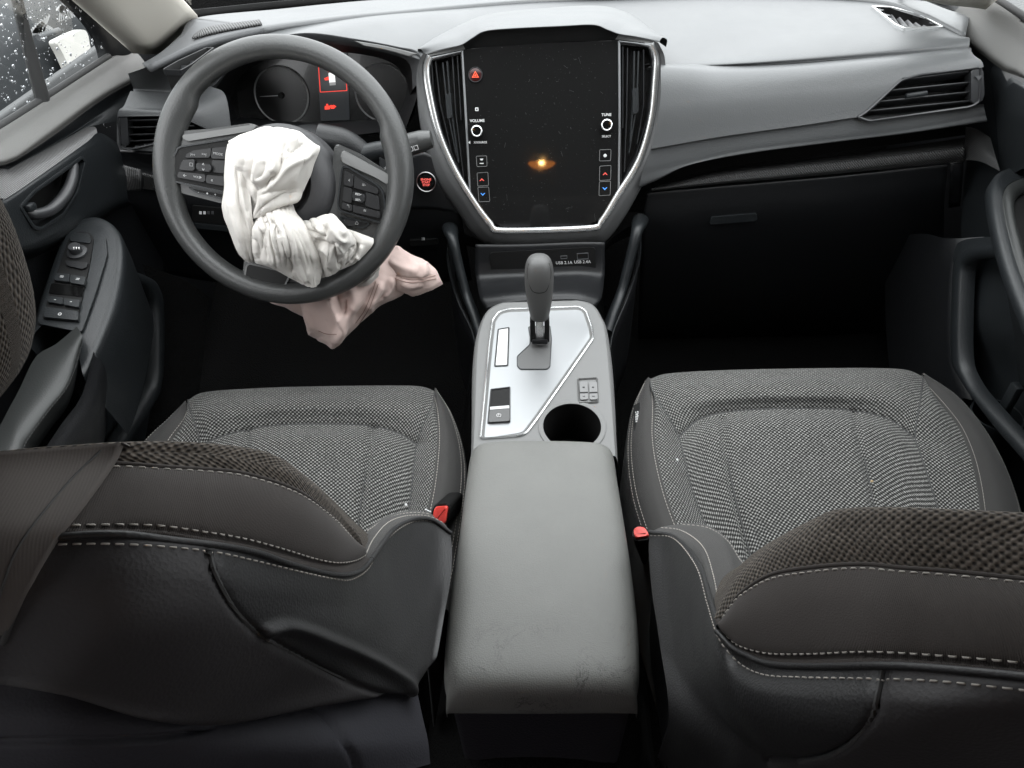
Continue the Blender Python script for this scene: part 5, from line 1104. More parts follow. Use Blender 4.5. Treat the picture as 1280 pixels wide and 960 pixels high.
vinR = [D([(812, 666, .80), (842, 672, .765), (872, 702, .675), (887, 744, .59), (897, 789, .512), (913, 808, .495), (934, 820, .475), (964, 831, .45), (1014, 834, .415), (1104, 833, .366), (1190, 838, .337), (1300, 849, .309)]),
        D([(812, 670, .80), (842, 674, .76), (870, 709, .66), (884, 755, .58), (898, 797, .51), (921, 827, .487), (952, 844, .455), (999, 848, .42), (1092, 850, .366), (1171, 853, .339), (1300, 866, .306)]),
        D([(811, 690, .79), (838, 705, .75), (862, 740, .66), (880, 790, .575), (897, 825, .51), (920, 852, .475), (955, 868, .44), (1005, 875, .405), (1092, 880, .36), (1175, 885, .333), (1300, 895, .310)]),
        D([(815, 740, .76), (840, 760, .715), (865, 800, .63), (885, 840, .56), (905, 868, .51), (930, 890, .47), (962, 903, .44), (1010, 912, .405), (1092, 918, .365), (1178, 922, .34), (1300, 930, .325)]),
        D([(824, 800, .72), (848, 830, .67), (872, 860, .61), (894, 885, .56), (915, 908, .52), (940, 925, .49), (968, 938, .46), (1015, 948, .425), (1092, 955, .385), (1180, 960, .36), (1300, 968, .345)]),
        D([(836, 895, .66), (858, 912, .63), (882, 925, .60), (905, 937, .57), (925, 946, .54), (948, 957, .52), (975, 970, .50), (1020, 985, .47), (1095, 1000, .42), (1180, 1010, .40), (1300, 1020, .38)])]
vinR.append([p+np.array([.01, .03, -.16]) for p in vinR[-1]])
seamR = [(1104, 836), (1098, 866), (1089, 897), (1069, 924), (1038, 944), (999, 952), (960, 950)]
Gm, Gb, Gv, shown = backrest(PS, crR, usR, lsR, ppR, vinR, 0, .385)
Gv = groove(Gv, seamR, .004, 4)
polyR = seamR+[(940, 1300), (940, 30000), (30000, 30000), (30000, -3000), (1104, -3000)]
M['backcloth'] = plastic('black_back_panel', (.028, .026, .027), .62, 600, .3, .2)
Wv = whole(Gv, .385, 0); fv = flipof(Gv); region('side_cover', Wv, polyR, M['vinyl'], PS, True, None, fv); region('back_panel', Wv, polyR, M['backcloth'], PS, False, None, fv)
NvR = normals(Gv); p, n = onsurf(Gv, seamR[:-1], 60, NvR); tube('seam', p, .0014, M['thread_d'], PS, 6)
stitches('stitching', *shown(Gv[17], NvR[17]), M['thread'], PS, .0062, .36, .00055)['kind'] = 'stuff'
def inner(name, Gv, seat, col, sgn): 
    c = Gv[:, col]; gridmesh(name, np.stack([c, c+np.array([sgn*.004, .01, -.02]), c+np.array([sgn*.02, .05, -.06]), c+np.array([sgn*.03, .05, -.25])]), M['vinyl'], seat)
inner('inner_side', Gv, PS, 0, 1)
def bolster(seat, rows):
    Gq = grid(rows, 60, (len(rows)-1)*10+1); gridmesh('bolster_top', Gq, M['bandlt'], seat); Nq = normals(Gq)
    stitches('stitching', Gq[11], Nq[11], M['thread'], seat, .0056, .34, .0005)['kind'] = 'stuff'; stitches('stitching', Gq[30], Nq[30], M['thread'], seat, .0056, .34, .0005)['kind'] = 'stuff'
    tube('piping', Gq[0]+Nq[0]*.001, .0022, M['vinyl'], seat, 8)
b3 = D([(852, 655.5, .87), (885, 660, .85), (909, 676, .81), (925, 700, .77), (940, 716, .72)])
bolster(PS, [D([(812, 666, .80), (842, 672, .765), (872, 702, .675), (887, 744, .59), (898, 785, .52)]), D([(824, 660, .82), (850, 664, .79), (876, 684, .70), (889, 718, .63), (899, 768, .55)]),
             D([(838, 656.5, .845), (866, 657.5, .82), (895, 667, .76), (912, 692, .69), (920, 735, .60)]), b3, [p+np.array([.01, .03, -.04]) for p in b3], [p+np.array([.02, .05, -.14]) for p in b3]])

# ---- driver seat
DS = thing('driver_seat', 'grey and black cloth front seat on the left behind the steering wheel', 'car seat', group='front seats')
f = [Z([(236, 500), (258, 490), (330, 485), (400, 483), (480, 482), (525, 483), (544, 489)], .452),
     Z([(237, 510), (270, 502), (335, 497), (400, 495), (470, 495), (515, 497), (541, 504)], .470),
     Z([(243, 528), (280, 517), (340, 511), (405, 509), (465, 510), (505, 516), (531, 526)], .471),
     Z([(250, 554), (290, 540), (345, 530), (410, 528.5), (465, 531), (500, 541), (521, 555)], .456),
     Z([(252, 580), (290, 565), (345, 553), (410, 550), (465, 553), (498, 563), (518, 580)], [.456, .460, .463, .464, .463, .460, .456]),
     Z([(254, 625), (290, 612), (345, 602), (410, 598), (460, 602), (492, 612), (513, 625)], [.448, .452, .454, .455, .454, .452, .448]),
     Z([(256, 675), (290, 664), (345, 658), (410, 655), (455, 658), (485, 664), (506, 675)], .442),
     Z([(258, 760), (290, 752), (345, 748), (410, 745), (450, 748), (475, 752), (498, 760)], .435)]
GDS = cushion(DS, f, 3, None, None,
        Z([(233, 503), (208, 527), (183, 550), (165, 575), (150, 605), (140, 650), (135, 700), (132, 760)], [.448, .452, .454, .456, .456, .456, .456, .456]),
        Z([(236, 512), (232, 526), (214, 552), (205, 578), (195, 610), (188, 650), (185, 700), (182, 760)], [.456, .470, .474, .476, .476, .474, .47, .47]),
        Z([(545, 487), (562, 514), (574, 548), (579, 578), (579, 610), (574, 650), (566, 700), (555, 760)], [.448, .452, .454, .456, .456, .456, .456, .456]),
        Z([(543, 496), (546, 518), (547, 545), (545, 572), (540, 610), (532, 650), (524, 700), (514, 760)], [.456, .470, .474, .476, .476, .474, .47, .47]),
        [[(310, 537), (306, 580), (302, 630)], [(466, 532), (459, 580), (451, 630), (444, 690)]])
crL = D([(-30, 569, .366), (0, 565, .37), (60, 559, .383), (110, 556, .396), (147, 554, .405), (200, 553, .42), (250, 555, .435), (305, 560, .46), (342, 569, .48), (375, 590, .51), (405, 622, .55), (435, 652, .585), (455, 688, .61)])
usL = D([(-40, 596, .357), (0, 591, .362), (70, 584, .379), (138, 580, .395), (212, 585, .41), (280, 589, .435), (312, 594, .45), (355, 607, .475), (385, 622, .50), (415, 647, .54), (435, 670, .575), (453, 693, .605)])
lsL = D([(-60, 668, .335), (0, 662, .343), (80, 659, .355), (187, 659, .37), (250, 667, .39), (305, 676, .42), (355, 689, .455), (392, 700, .49), (420, 705, .52), (442, 702, .56), (457, 694, .60)])
ppL = D([(-60, 680, .333), (0, 674, .342), (68, 671, .352), (160, 670, .362), (255, 680, .39), (320, 692, .425), (355, 704, .45), (400, 716, .495), (430, 719, .53), (450, 713, .575), (463, 700, .61)])
vinL = [D([(-60, 680, .333), (0, 674, .342), (68, 671, .352), (160, 670, .362), (255, 680, .39), (320, 692, .425), (355, 704, .45), (400, 716, .495), (430, 719, .53), (450, 713, .575), (463, 700, .61), (475, 684, .65), (493, 662, .71), (517, 650.5, .765), (540, 651, .79), (563, 666, .80)]),
        D([(-62, 691, .332), (0, 686, .341), (63, 682, .35), (160, 682, .36), (257, 690, .388), (317, 702, .42), (380, 717, .47), (420, 725, .515), (440, 725, .55), (460, 712, .60), (475, 687, .65), (495, 665, .71), (517, 653, .765), (540, 653, .79), (563, 668, .80)]),
        D([(-70, 732, .331), (-20, 727, .338), (40, 722, .345), (150, 725, .355), (250, 732, .38), (320, 742, .415), (385, 752, .47), (425, 755, .52), (450, 750, .57), (475, 735, .625), (492, 710, .68), (510, 690, .73), (530, 678, .765), (548, 680, .785), (565, 690, .79)]),
        D([(-80, 772, .333), (-30, 767, .339), (20, 762, .345), (140, 785, .355), (240, 790, .38), (320, 795, .42), (390, 800, .475), (430, 800, .53), (460, 795, .58), (485, 780, .63), (505, 760, .68), (522, 740, .72), (538, 725, .75), (552, 722, .765), (563, 725, .77)]),
        D([(-100, 838, .343), (-50, 836, .349), (-8, 838, .355), (90, 856, .36), (200, 880, .39), (290, 880, .43), (370, 862, .49), (425, 852, .54), (465, 842, .585), (495, 828, .63), (515, 808, .67), (530, 790, .70), (541, 775, .725), (549, 768, .74), (556, 765, .745)]),
        D([(-100, 850, .348), (-55, 849, .354), (-12, 852, .36), (85, 868, .365), (190, 900, .395), (280, 906, .44), (370, 889, .50), (430, 878, .55), (470, 872, .595), (498, 868, .63), (515, 862, .65), (525, 850, .67), (533, 838, .685), (539, 830, .695), (545, 824, .70)])]
vinL.append([p+np.array([-.01, .03, -.03]) for p in vinL[-1]])
SEAM2 = [(150, 550), (149, 562), (138, 580), (110, 620), (80, 659), (63, 682), (40, 722), (20, 762), (-8, 836), (-30, 900)]
panelL = SEAM2+[(-30, 30000), (-30000, 30000), (-30000, -3000), (150, -3000)]
M['centre'] = cloth('centre_panel_cloth', (.098, .087, .081), rib=.0016, bump=0.12)
Gm, Gb, Gv, shown = backrest(DS, crL, usL, lsL, ppL, vinL, 1, -.36, panelL)
seamL = [(262, 690), (268, 715), (289, 755), (315, 785), (341, 803), (400, 835), (460, 862), (520, 880)]
Gv = groove(Gv, seamL, .004, 4)
pocket = [(335, 787), (367, 785), (437, 812), (499, 847), (520, 868)]
Gv = groove(Gv, pocket, -.006, 7)
polyL = seamL+[(560, 30000), (-30000, 30000), (-30000, -3000), (262, -3000)]
Wv = whole(Gv, -.36, 1); fv = flipof(Gv); region('side_cover', Wv, polyL, M['vinyl'], DS, True, None, fv); region('back_panel', Wv, polyL, M['backcloth'], DS, False, None, fv)
def onback(L_, n=80):
    Q = arclen(np.c_[np.asarray(L_, float), np.zeros(len(L_))], n)[:, :2]; out, no = [], []
    for q_ in Q:
        G_ = Gm if q_[1] < 581 else Gb if q_[1] < 672 else Gv
        a_, b_ = onsurf(G_, [tuple(q_), (q_[0]+.01, q_[1])], 2); out.append(a_[0]); no.append(b_[0])
    out = np.array(out); 
    for _ in range(3): out[1:-1] = (out[:-2]+out[1:-1]*2+out[2:])/4
    return out, np.array(no)
# the centre panel of the backrest is one cloth piece that wraps over the shoulder strips up to seam two
SV = arclen(np.c_[np.array([(150, 553.5), (147, 561), (138, 580), (110, 620), (80, 659), (63, 682), (40, 722), (20, 762), (-8, 836), (-22, 880)], float), np.zeros(10)], 70)[:, :2]
allv = np.concatenate([Gm[30:].reshape(-1, 3), Gb.reshape(-1, 3), Gv.reshape(-1, 3)]); allp = proj(allv); alld = (allv-CP) @ CF
PXg = np.stack([np.stack([np.linspace(sx_, -58, 44), sy_+.075*(sx_-np.linspace(sx_, -58, 44))*(1-k_/69)], -1) for k_, (sx_, sy_) in enumerate(SV)])
DPg = np.zeros(PXg.shape[:2])
for i_ in range(70):
    for j_ in range(44):
        d2 = np.sum((allp-PXg[i_, j_])**2, 1); k = np.argpartition(d2, 5)[:5]; w_ = 1/(d2[k]+2.0); DPg[i_, j_] = alld[k] @ w_/w_.sum()
for _ in range(30):
    Q_ = np.pad(DPg, 1, mode='edge'); DPg = (Q_[:-2, 1:-1]+Q_[2:, 1:-1]+Q_[1:-1, :-2]+Q_[1:-1, 2:]+2*DPg)/6
DPg -= .0035
Gcp = np.array([[P(*PXg[i_, j_], d=DPg[i_, j_]) for j_ in range(44)] for i_ in range(70)])[:, ::-1]
top_ = [Gcp[0]+np.array([0, .10, -.20])*t_ + np.array([0, 0, .002]) for t_ in (1, .45, .15)]
Gcp = np.concatenate([np.stack(top_), Gcp], 0)
edge_ = Gcp[:, -1]+unit_rows(Gcp[:, -1]-Gcp[:, -2])*.0025-unit_rows(CP-Gcp[:, -1])*.006
Gcp = np.concatenate([Gcp, edge_[:, None]], 1)
gridmesh('centre_panel', whole(Gcp, -.36, 1, .014), M['centre'], DS, flip=flipof(Gcp))
pS, nS = onback(SEAM2[1:-1]); tube('seam', pS, .0016, M['thread_d'], DS, 8)
pS, nS = onsurf(Gcp[3:], [(126, 563), (82, 607), (25, 680), (2, 737), (-16, 790)], 70); tube('seam', pS, .0006, M['thread_d'], DS, 6)
Nv = normals(Gv); p, n = onsurf(Gv, seamL[:-1], 60, Nv); tube('seam', p, .0014, M['thread_d'], DS, 6)
stitches('stitching', *shown(Gv[17], Nv[17]), M['thread'], DS, .0062, .36, .00055)['kind'] = 'stuff'
inner('inner_side', Gv, DS, -1, -1)
b3 = D([(459, 664, .77), (480, 650, .81), (500, 643, .84), (520, 641, .86), (540, 643, .87)])
bolster(DS, [D([(463, 700, .61), (475, 684, .65), (493, 662, .71), (517, 650.5, .765), (540, 651, .79), (563, 667, .80)]), D([(457, 694, .60), (468, 674, .66), (486, 654, .73), (508, 645.5, .785), (535, 645.5, .82), (556, 655, .83)]),
             D([(456, 690, .61), (460, 668, .68), (478, 650, .755), (500, 643, .81), (522, 642, .845), (545, 648, .855)]), b3, [p+np.array([-.01, .03, -.04]) for p in b3], [p+np.array([-.02, .05, -.14]) for p in b3]])
# lower rear cover that shows under the flap
lcv = [D([(-30, 850, .40), (90, 868, .405), (200, 892, .43), (290, 895, .475), (390, 872, .54), (460, 862, .61), (520, 858, .68)]), D([(-30, 900, .395), (90, 905, .40), (200, 915, .425), (290, 912, .465), (392, 892, .53), (470, 890, .60), (528, 895, .665)]),
       D([(-30, 950, .40), (90, 948, .405), (200, 947, .43), (290, 945, .465), (420, 935, .53), (490, 930, .60), (535, 926, .655)]), D([(-30, 1010, .42), (90, 1005, .425), (200, 1000, .45), (290, 995, .49), (430, 980, .55), (500, 965, .61), (538, 955, .65)])]
Gl = grid(lcv, 90, 50); Gl = groove(Gl, [(389, 880), (405, 892), (420, 908), (442, 947), (446, 965)], .005, 4); Gl = groove(Gl, [(-10, 928), (100, 927), (197, 923), (260, 910)], .004, 4)
M['cover'] = plastic('blue_black_cover', (.030, .030, .036), .75, 700, .3, .15, .3)
gridmesh('lower_cover', whole(Gl, -.36, 1), M['cover'], DS, flip=flipof(Gl))
# headrest
hc = np.array([-.372, .300, 1.045]); V, F = [], []; na_, nb_ = 60, 40
for i in range(nb_+1):
    ph = -math.pi/2+math.pi*i/nb_
    for j in range(na_):
        th = 2*math.pi*j/na_; e = .75; sp_ = lambda v: math.copysign(abs(v)**e, v)
        V.append(hc+np.array([.112*sp_(math.cos(ph))*sp_(math.cos(th)), .055*sp_(math.cos(ph))*sp_(math.sin(th))+.02*sp_(math.sin(ph)), .080*sp_(math.sin(ph))]))
uvh = np.array([(.14*2*math.pi*j/na_, .28*i/nb_) for i in range(nb_+1) for j in range(na_)])
for i in range(nb_):
    for j in range(na_): F.append((i*na_+j, i*na_+(j+1) % na_, (i+1)*na_+(j+1) % na_, (i+1)*na_+j))
HR = mesh('headrest', V, F, M['mesh'], DS, True, uvh); HR['label'] = 'dark brown mesh headrest at the left edge'
for s in (-.10, -.02): tube('post', [hc+np.array([s, .0, -.07]), hc+np.array([s, .03, -.20])], .006, M['silver'], HR, 12)

# belt buckles between seat and console
M['buckle'] = plastic('red_button', (.72, .06, .045), .35, 500, .05, .05)
def buckle(label, quad, yb, body, tongue):
    b_ = thing('seat_belt_buckle', label, 'buckle', group='red belt buckles')
    pl = Plane(P(*quad[3], y=yb), P(*quad[2], y=yb), P(*quad[0], y=yb+.014))
    q = rounded(pl.pts(quad, .004), .004); prism('release_button', q, .008, M['buckle'], b_, .002, 3)
    fr2 = offset(q, pl.n, -.003); prism('housing', fr2-pl.n*.0045, .07, M['black'], b_, .003, 2)
    prism('button_dent', offset(q, pl.n, .004)+pl.n*.0002, .001, plastic('red_button_dent', (.66, .05, .04), .4, 500, .05), b_, .0004)
    if tongue: prism('tongue', pl.pts(tongue, .0), .003, M['silver'], b_, .0006)
    return b_
buckle('red belt buckle button beside the driver seat cushion', [(543, 634), (560, 633), (557, 655), (539, 657)], .585, None, [(531, 636), (539, 640), (538, 652), (534, 645)])
buckle('red belt buckle button beside the passenger seat cushion', [(792, 659), (805, 658), (812, 669), (793, 672)], .575, None, None)

# ------------------------------------------------------------------ driver door
DD = thing('driver_door', 'dark driver door panel with window switches, pull handle and wet window', 'car door', group='front doors')
def X(L_):
    """door points by pixel and x; panels that leave the picture run on rearwards to the door's end"""
    q = [P(a, b, x=c_) for a, b, c_ in L_]
    if L_[0][0] <= -60: q = [np.array([q[0][0], -.12, q[0][2]])]+q
    if L_[-1][0] >= 1330: q = q+[np.array([q[-1][0], -.12, q[-1][2]])]
    return q
def rearward(A, both=True):
    e = np.array([0, -.45, -.02]); return np.vstack([A[:1]+e, A, A[-1:]+e]) if both else np.vstack([A, A[-1:]+e])
def patch(name, rows, mat, parent, nu=50, nv=30, **k): return gridmesh(name, grid(rows, nu, nv), mat, parent, **k)
sillu = X([(-70, 203, -.735), (0, 160, -.735), (60, 122, -.735), (136, 73, -.735), (160, 62, -.735)])
M['sill'] = plastic('door_sill_vinyl', (.080, .079, .075), .55, 800, .2, .06)
patch('sill', [[p+np.array([-.02, 0, -.02]) for p in sillu], sillu, X([(-70, 222, -.722), (8, 175, -.722), (75, 132, -.722), (152, 80, -.722), (172, 67, -.722)]), X([(-70, 243, -.703), (14, 197, -.703), (62, 163, -.703), (128, 116, -.703), (186, 85, -.703)]), X([(-70, 250, -.706), (14, 204, -.706), (66, 170, -.706), (132, 122, -.706), (186, 92, -.706)])], M['sill'], DD, 60, 40)
patch('upper_panel', [X([(-70, 250, -.708), (14, 204, -.708), (66, 170, -.708), (132, 122, -.708), (184, 92, -.708)]), X([(-70, 252, -.72), (14, 208, -.72), (60, 184, -.72), (108, 154, -.72), (168, 110, -.72)]), X([(-70, 256, -.712), (10, 212, -.712), (56, 188, -.712), (106, 160, -.712), (160, 150, -.712)])], M['dark2'], DD)
M['ribs_door'] = carbon('ribbed_door_trim', .03, .14, .0034, .25, .38)
patch('ribbed_trim', [X([(-70, 256, -.712), (10, 212, -.712), (56, 188, -.712), (106, 160, -.712), (116, 158, -.712)]), X([(-70, 278, -.692), (8, 232, -.692), (54, 204, -.692), (108, 168, -.692), (120, 160, -.694)]), X([(-70, 292, -.682), (6, 249, -.682), (52, 218, -.682), (108, 178, -.682), (122, 168, -.684)])], M['ribs_door'], DD, 80, 20)
REC = [(26, 258), (44, 239), (102, 196), (107, 203), (97, 240), (80, 268), (52, 287), (43, 284)]
patch('handle_panel', [X([(-70, 292, -.682), (6, 249, -.682), (52, 218, -.682), (108, 178, -.682), (124, 166, -.684), (146, 178, -.70)]), X([(-70, 300, -.680), (6, 262, -.680), (52, 232, -.680), (108, 195, -.680), (138, 185, -.684), (152, 195, -.70)]), X([(-70, 345, -.684), (6, 305, -.684), (52, 285, -.684), (108, 250, -.684), (142, 225, -.686), (158, 225, -.70)]), X([(-70, 360, -.692), (6, 322, -.692), (52, 308, -.692), (108, 280, -.692), (142, 258, -.692), (160, 250, -.70)]), X([(-70, 375, -.73), (6, 335, -.73), (52, 318, -.73), (108, 288, -.73), (142, 265, -.73), (165, 255, -.73)])], M['dark2'], DD, 280, 70, holes=[REC])
H = Plane(P(40, 285, x=-.682), P(110, 240, x=-.682), P(60, 215, x=-.681))
hq = rounded(H.pts([(24, 258), (43, 237), (103, 194), (109, 202), (99, 241), (81, 270), (52, 289), (42, 286)], .002), .006)
hp = frame('handle_bowl', hq, offset(hq, H.n, .005), H.n, .03, M['dark2'], DD, mid=.001)
prism('bowl_back', offset(hq, H.n, .003)-H.n*.028, .002, M['black'], hp)
tube('pull_lever', [H.hit(92, 206, -.004), H.hit(90, 225, .003), H.hit(81, 245, .005), H.hit(64, 262, .004), H.hit(44, 268, .0), H.hit(33, 264, -.006)], [.007, .0075, .008, .008, .0075, .007], M['slat'], hp, 14, npts=34)
box('lock_knob', H.hit(37, 259, .002), (H.x, H.y, H.n), (.016, .010, .012), M['dark2'], hp, .003)
# recessed lower wall, pull pod with switches, armrest pad
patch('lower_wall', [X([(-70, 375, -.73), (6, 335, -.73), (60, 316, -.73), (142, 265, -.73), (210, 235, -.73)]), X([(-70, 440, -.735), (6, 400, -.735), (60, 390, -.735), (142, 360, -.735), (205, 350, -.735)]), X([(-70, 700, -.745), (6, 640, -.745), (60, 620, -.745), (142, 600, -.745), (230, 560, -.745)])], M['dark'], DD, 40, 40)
SWP = Plane(P(46, 410, z=.66), P(102, 414, z=.655), P(108, 286, z=.705))
podo = [(38, 425), (50, 385), (68, 325), (84, 288), (96, 277), (118, 272), (140, 283), (150, 305), (149, 340), (139, 385), (118, 440), (104, 470)]
PO_ = arclen(SWP.pts(podo, -.002), 80); pc_ = SWP.hit(85, 370, -.004); o2 = unit_rows((PO_-pc_)-np.outer((PO_-pc_) @ SWP.n, SWP.n))
gridmesh('pull_pod', np.stack([pc_+(PO_-pc_)*.02, pc_+(PO_-pc_)*.9+SWP.n*.002, PO_+SWP.n*.000, PO_+o2*.004-SWP.n*.003, PO_+o2*.006-SWP.n*.010, PO_+o2*.004-SWP.n*.05, PO_-o2*.01-SWP.n*.16]), M['dark2'], DD)
q = rounded(SWP.pts([(46, 404), (66, 345), (83, 292), (95, 284), (118, 285), (132, 296), (134, 318), (120, 365), (102, 415)], .0035), .006)
prism('switch_plate', q, .003, M['dark2'], DD, .0012)
q = rounded(SWP.pts([(52, 398), (68, 350), (86, 298), (96, 289), (112, 290), (117, 298), (113, 325), (100, 385), (96, 402)], .0055), .005)
SB = prism('switch_block', q, .003, M['black'], DD, .001)
lathe('mirror_knob', [(.014, 0), (.0135, .003), (.0085, .004), (.0085, .012), (.0075, .0135), (.0001, .013)], SWP.hit(97, 316, .0058), SWP.n, M['slat'], SB, 28)
for k in (-1, 0, 1): prism('knob_mark', SWP.pts([(94.5+k*3.2, 309), (96.2+k*3.2, 308.5), (95.6+k*3.2, 312)], .0196), .0003, M['white'], SB)
q = rounded(SWP.pts([(81, 325), (110, 328), (108, 334), (102, 336), (84, 332)], .0085), .002); prism('switch', q, .005, M['dark'], SB, .001)
q = rounded(SWP.pts([(88, 294), (96, 290.5), (111, 292), (114, 300), (112, 304), (87, 301)], .0075), .003); prism('switch', q, .004, M['dark2'], SB, .001)
def sw(L_, h=.010): prism('switch', rounded(SWP.pts(L_, h), .002), .007, M['dark2'], SB, .0015)
sw([(70, 341), (87, 342.5), (86, 352), (67, 350)]); sw([(88, 343), (107, 346), (105, 356), (87, 353)]); prism('switch_well', rounded(SWP.pts([(64, 354), (105, 359), (103, 371), (61, 367)], .0062), .002), .002, M['gloss'], SB)
sw([(61, 369.5), (79, 372), (78, 380), (59, 377)]); sw([(80, 372.5), (100, 375), (98, 384), (79, 380.5)]); sw([(56, 383), (98, 389), (97, 400), (54, 396)], .009)
for t, x, y in (('=', 77, 346), ('=', 97, 349), ('-', 69, 374), ('-', 89, 376.5), ('o', 75, 392)): text(t, SWP.hit(x, y, .0102), SWP.x, SWP.y, .010, MW, SB)
pad_ = [[P(96, 408, z=.665), P(70, 430, z=.66), P(44, 447, z=.66), P(17, 500, z=.66), P(-40, 590, z=.66)], [P(101, 416, z=.672), P(76, 452, z=.672), P(50, 492, z=.672), P(22, 530, z=.672), P(-20, 605, z=.672)],
        [P(103, 426, z=.668), P(84, 476, z=.668), P(58, 510, z=.668), P(30, 548, z=.668), P(0, 600, z=.668)], [P(102, 432, z=.655), P(86, 486, z=.655), P(60, 522, z=.655), P(34, 560, z=.655), P(8, 605, z=.655)], [P(102, 440, z=.62), P(88, 500, z=.62), P(62, 538, z=.62), P(36, 575, z=.62), P(10, 620, z=.62)]]
M['armvinyl'] = plastic('door_armrest_vinyl', (.016, .0175, .017), .5, 700, .25, .1)
pad_ = [r+[r[-1]+np.array([0, -.35, 0])] for r in pad_]; Ga = grid(pad_, 70, 41); gridmesh('armrest_pad', Ga, M['armvinyl'], DD); stitches('stitching', Ga[24], normals(Ga)[24], M['thread_d'], DD, .005, .3, .0004)['kind'] = 'stuff'
patch('armrest_side', [[p+np.array([.012, 0, -.01]) for p in pad_[-2]], [p+np.array([.014, 0, -.05]) for p in pad_[-2]], [p+np.array([-.03, 0, -.16]) for p in pad_[-2]]], M['dark'], DD)
# bottle pocket and its moulded lip
lo_ = [(144, 334), (180, 342), (203, 356), (208, 393), (206, 477), (196, 506), (164, 556), (130, 612)]; li_ = [(146, 358), (174, 357), (187, 368), (195, 393), (195, 468), (187, 493), (150, 552), (118, 605)]
lpo = arclen([P(a, b, x=-.655) for a, b in lo_], 60); lpi = arclen([P(a, b, x=-.66) for a, b in li_], 60)
gridmesh('pocket_lip', np.stack([lpo+np.array([-.06, .03, 0]), lpo+np.array([-.008, 0, 0]), lpo*.7+lpi*.3+np.array([.0018, 0, 0]), lpo*.3+lpi*.7+np.array([.0015, 0, 0]), lpi, lpi+np.array([-.02, 0, 0])]), M['dark2'], DD)
patch('pocket_back', [X([(120, 340, -.70), (160, 340, -.70), (215, 350, -.70)]), X([(120, 430, -.70), (160, 430, -.70), (215, 430, -.70)]), X([(60, 620, -.70), (120, 620, -.70), (200, 600, -.70)])], M['dark2'], DD, 14, 14)
patch('kick_panel', [X([(178, 330, -.70), (230, 350, -.66), (262, 372, -.64)]), X([(200, 420, -.70), (235, 430, -.66), (255, 440, -.64)]), X([(180, 560, -.70), (210, 560, -.66), (240, 560, -.64)])], M['carpet'], DD, 14, 14)
# window: frame, divider post, two panes, drops
tube('weatherstrip', X([(-70, 205, -.738), (0, 159, -.738), (60, 120, -.738), (136, 71, -.738)]), .006, M['rubber'], DD, 10, npts=20)
wf = [P(137, 73, x=-.738), P(132, 55, x=-.737), P(118, 30, x=-.735), P(90, 0, x=-.73), P(60, -26, x=-.725), P(-40, -90, x=-.70)]; wf2 = [P(166, 66, x=-.728), P(158, 46, x=-.727), P(142, 22, x=-.725), P(112, -6, x=-.72), P(80, -34, x=-.715), P(-20, -100, x=-.69)]
gridmesh('window_frame', grid([[p+np.array([-.02, 0, 0]) for p in wf], wf, [a*.5+b_*.5+np.array([.006, 0, 0]) for a, b_ in zip(wf, wf2)], wf2, [p+np.array([-.02, 0, 0]) for p in wf2]], 30, 20), M['dark'], DD)
dv = [P(20, -6, x=-.738), P(36, 60, x=-.738), P(54, 127, x=-.738)]; tube('divider_post', dv, [.010, .012, .014], M['rubber'], DD, 10, npts=16, flat=.6, up=(1, 0, 0))
gz = [P(-70, 230, x=-.745), P(145, 80, x=-.745), P(110, -30, x=-.74), P(-70, -130, x=-.71)]
gridmesh('window_pane', np.stack([np.linspace(gz[0], gz[1], 8), np.linspace(gz[3], gz[2], 8)]), M['tinted'], DD)
gn = unit(np.cross(gz[1]-gz[0], gz[3]-gz[0])); gn = gn if gn @ (CP-gz[0]) > 0 else -gn
m, nt, b, N, L = newmat('rain_drop'); b.inputs['Transmission Weight'].default_value = .85; b.inputs['Roughness'].default_value = .03; b.inputs['IOR'].default_value = 1.33; b.inputs['Base Color'].default_value = (.95, .97, 1, 1)
M['drop'] = m
V, F = [], []; rs = random.Random(5); gp = Plane(gz[0], gz[1], gz[3])
for k in range(520):
    px, py = rs.uniform(-5, 140), rs.uniform(-5, 165)
    p0 = gp.hit(px, py, -.001); r = .0008+.0022*rs.random()**4; t1 = unit(np.cross(gn, (0, 0, 1))); t2 = np.cross(gn, t1); b0 = len(V)
    for rr, hh in ((1, 0), (.75, .45), (.35, .68)):
        for w in range(7): V.append(p0+(t1*math.cos(w*.8976)*rr+t2*math.sin(w*.8976)*rr*1.15)*r-gn*r*hh*1.0)
    V.append(p0-gn*r*.75)
    for q_ in range(2):
        for w in range(7): F.append((b0+q_*7+w, b0+q_*7+(w+1) % 7, b0+q_*7+7+(w+1) % 7, b0+q_*7+7+w))
    for w in range(7): F.append((b0+14+w, b0+14+(w+1) % 7, b0+21))
dr = mesh('rain_drops', V, F, M['drop'], DD); dr['kind'] = 'stuff'

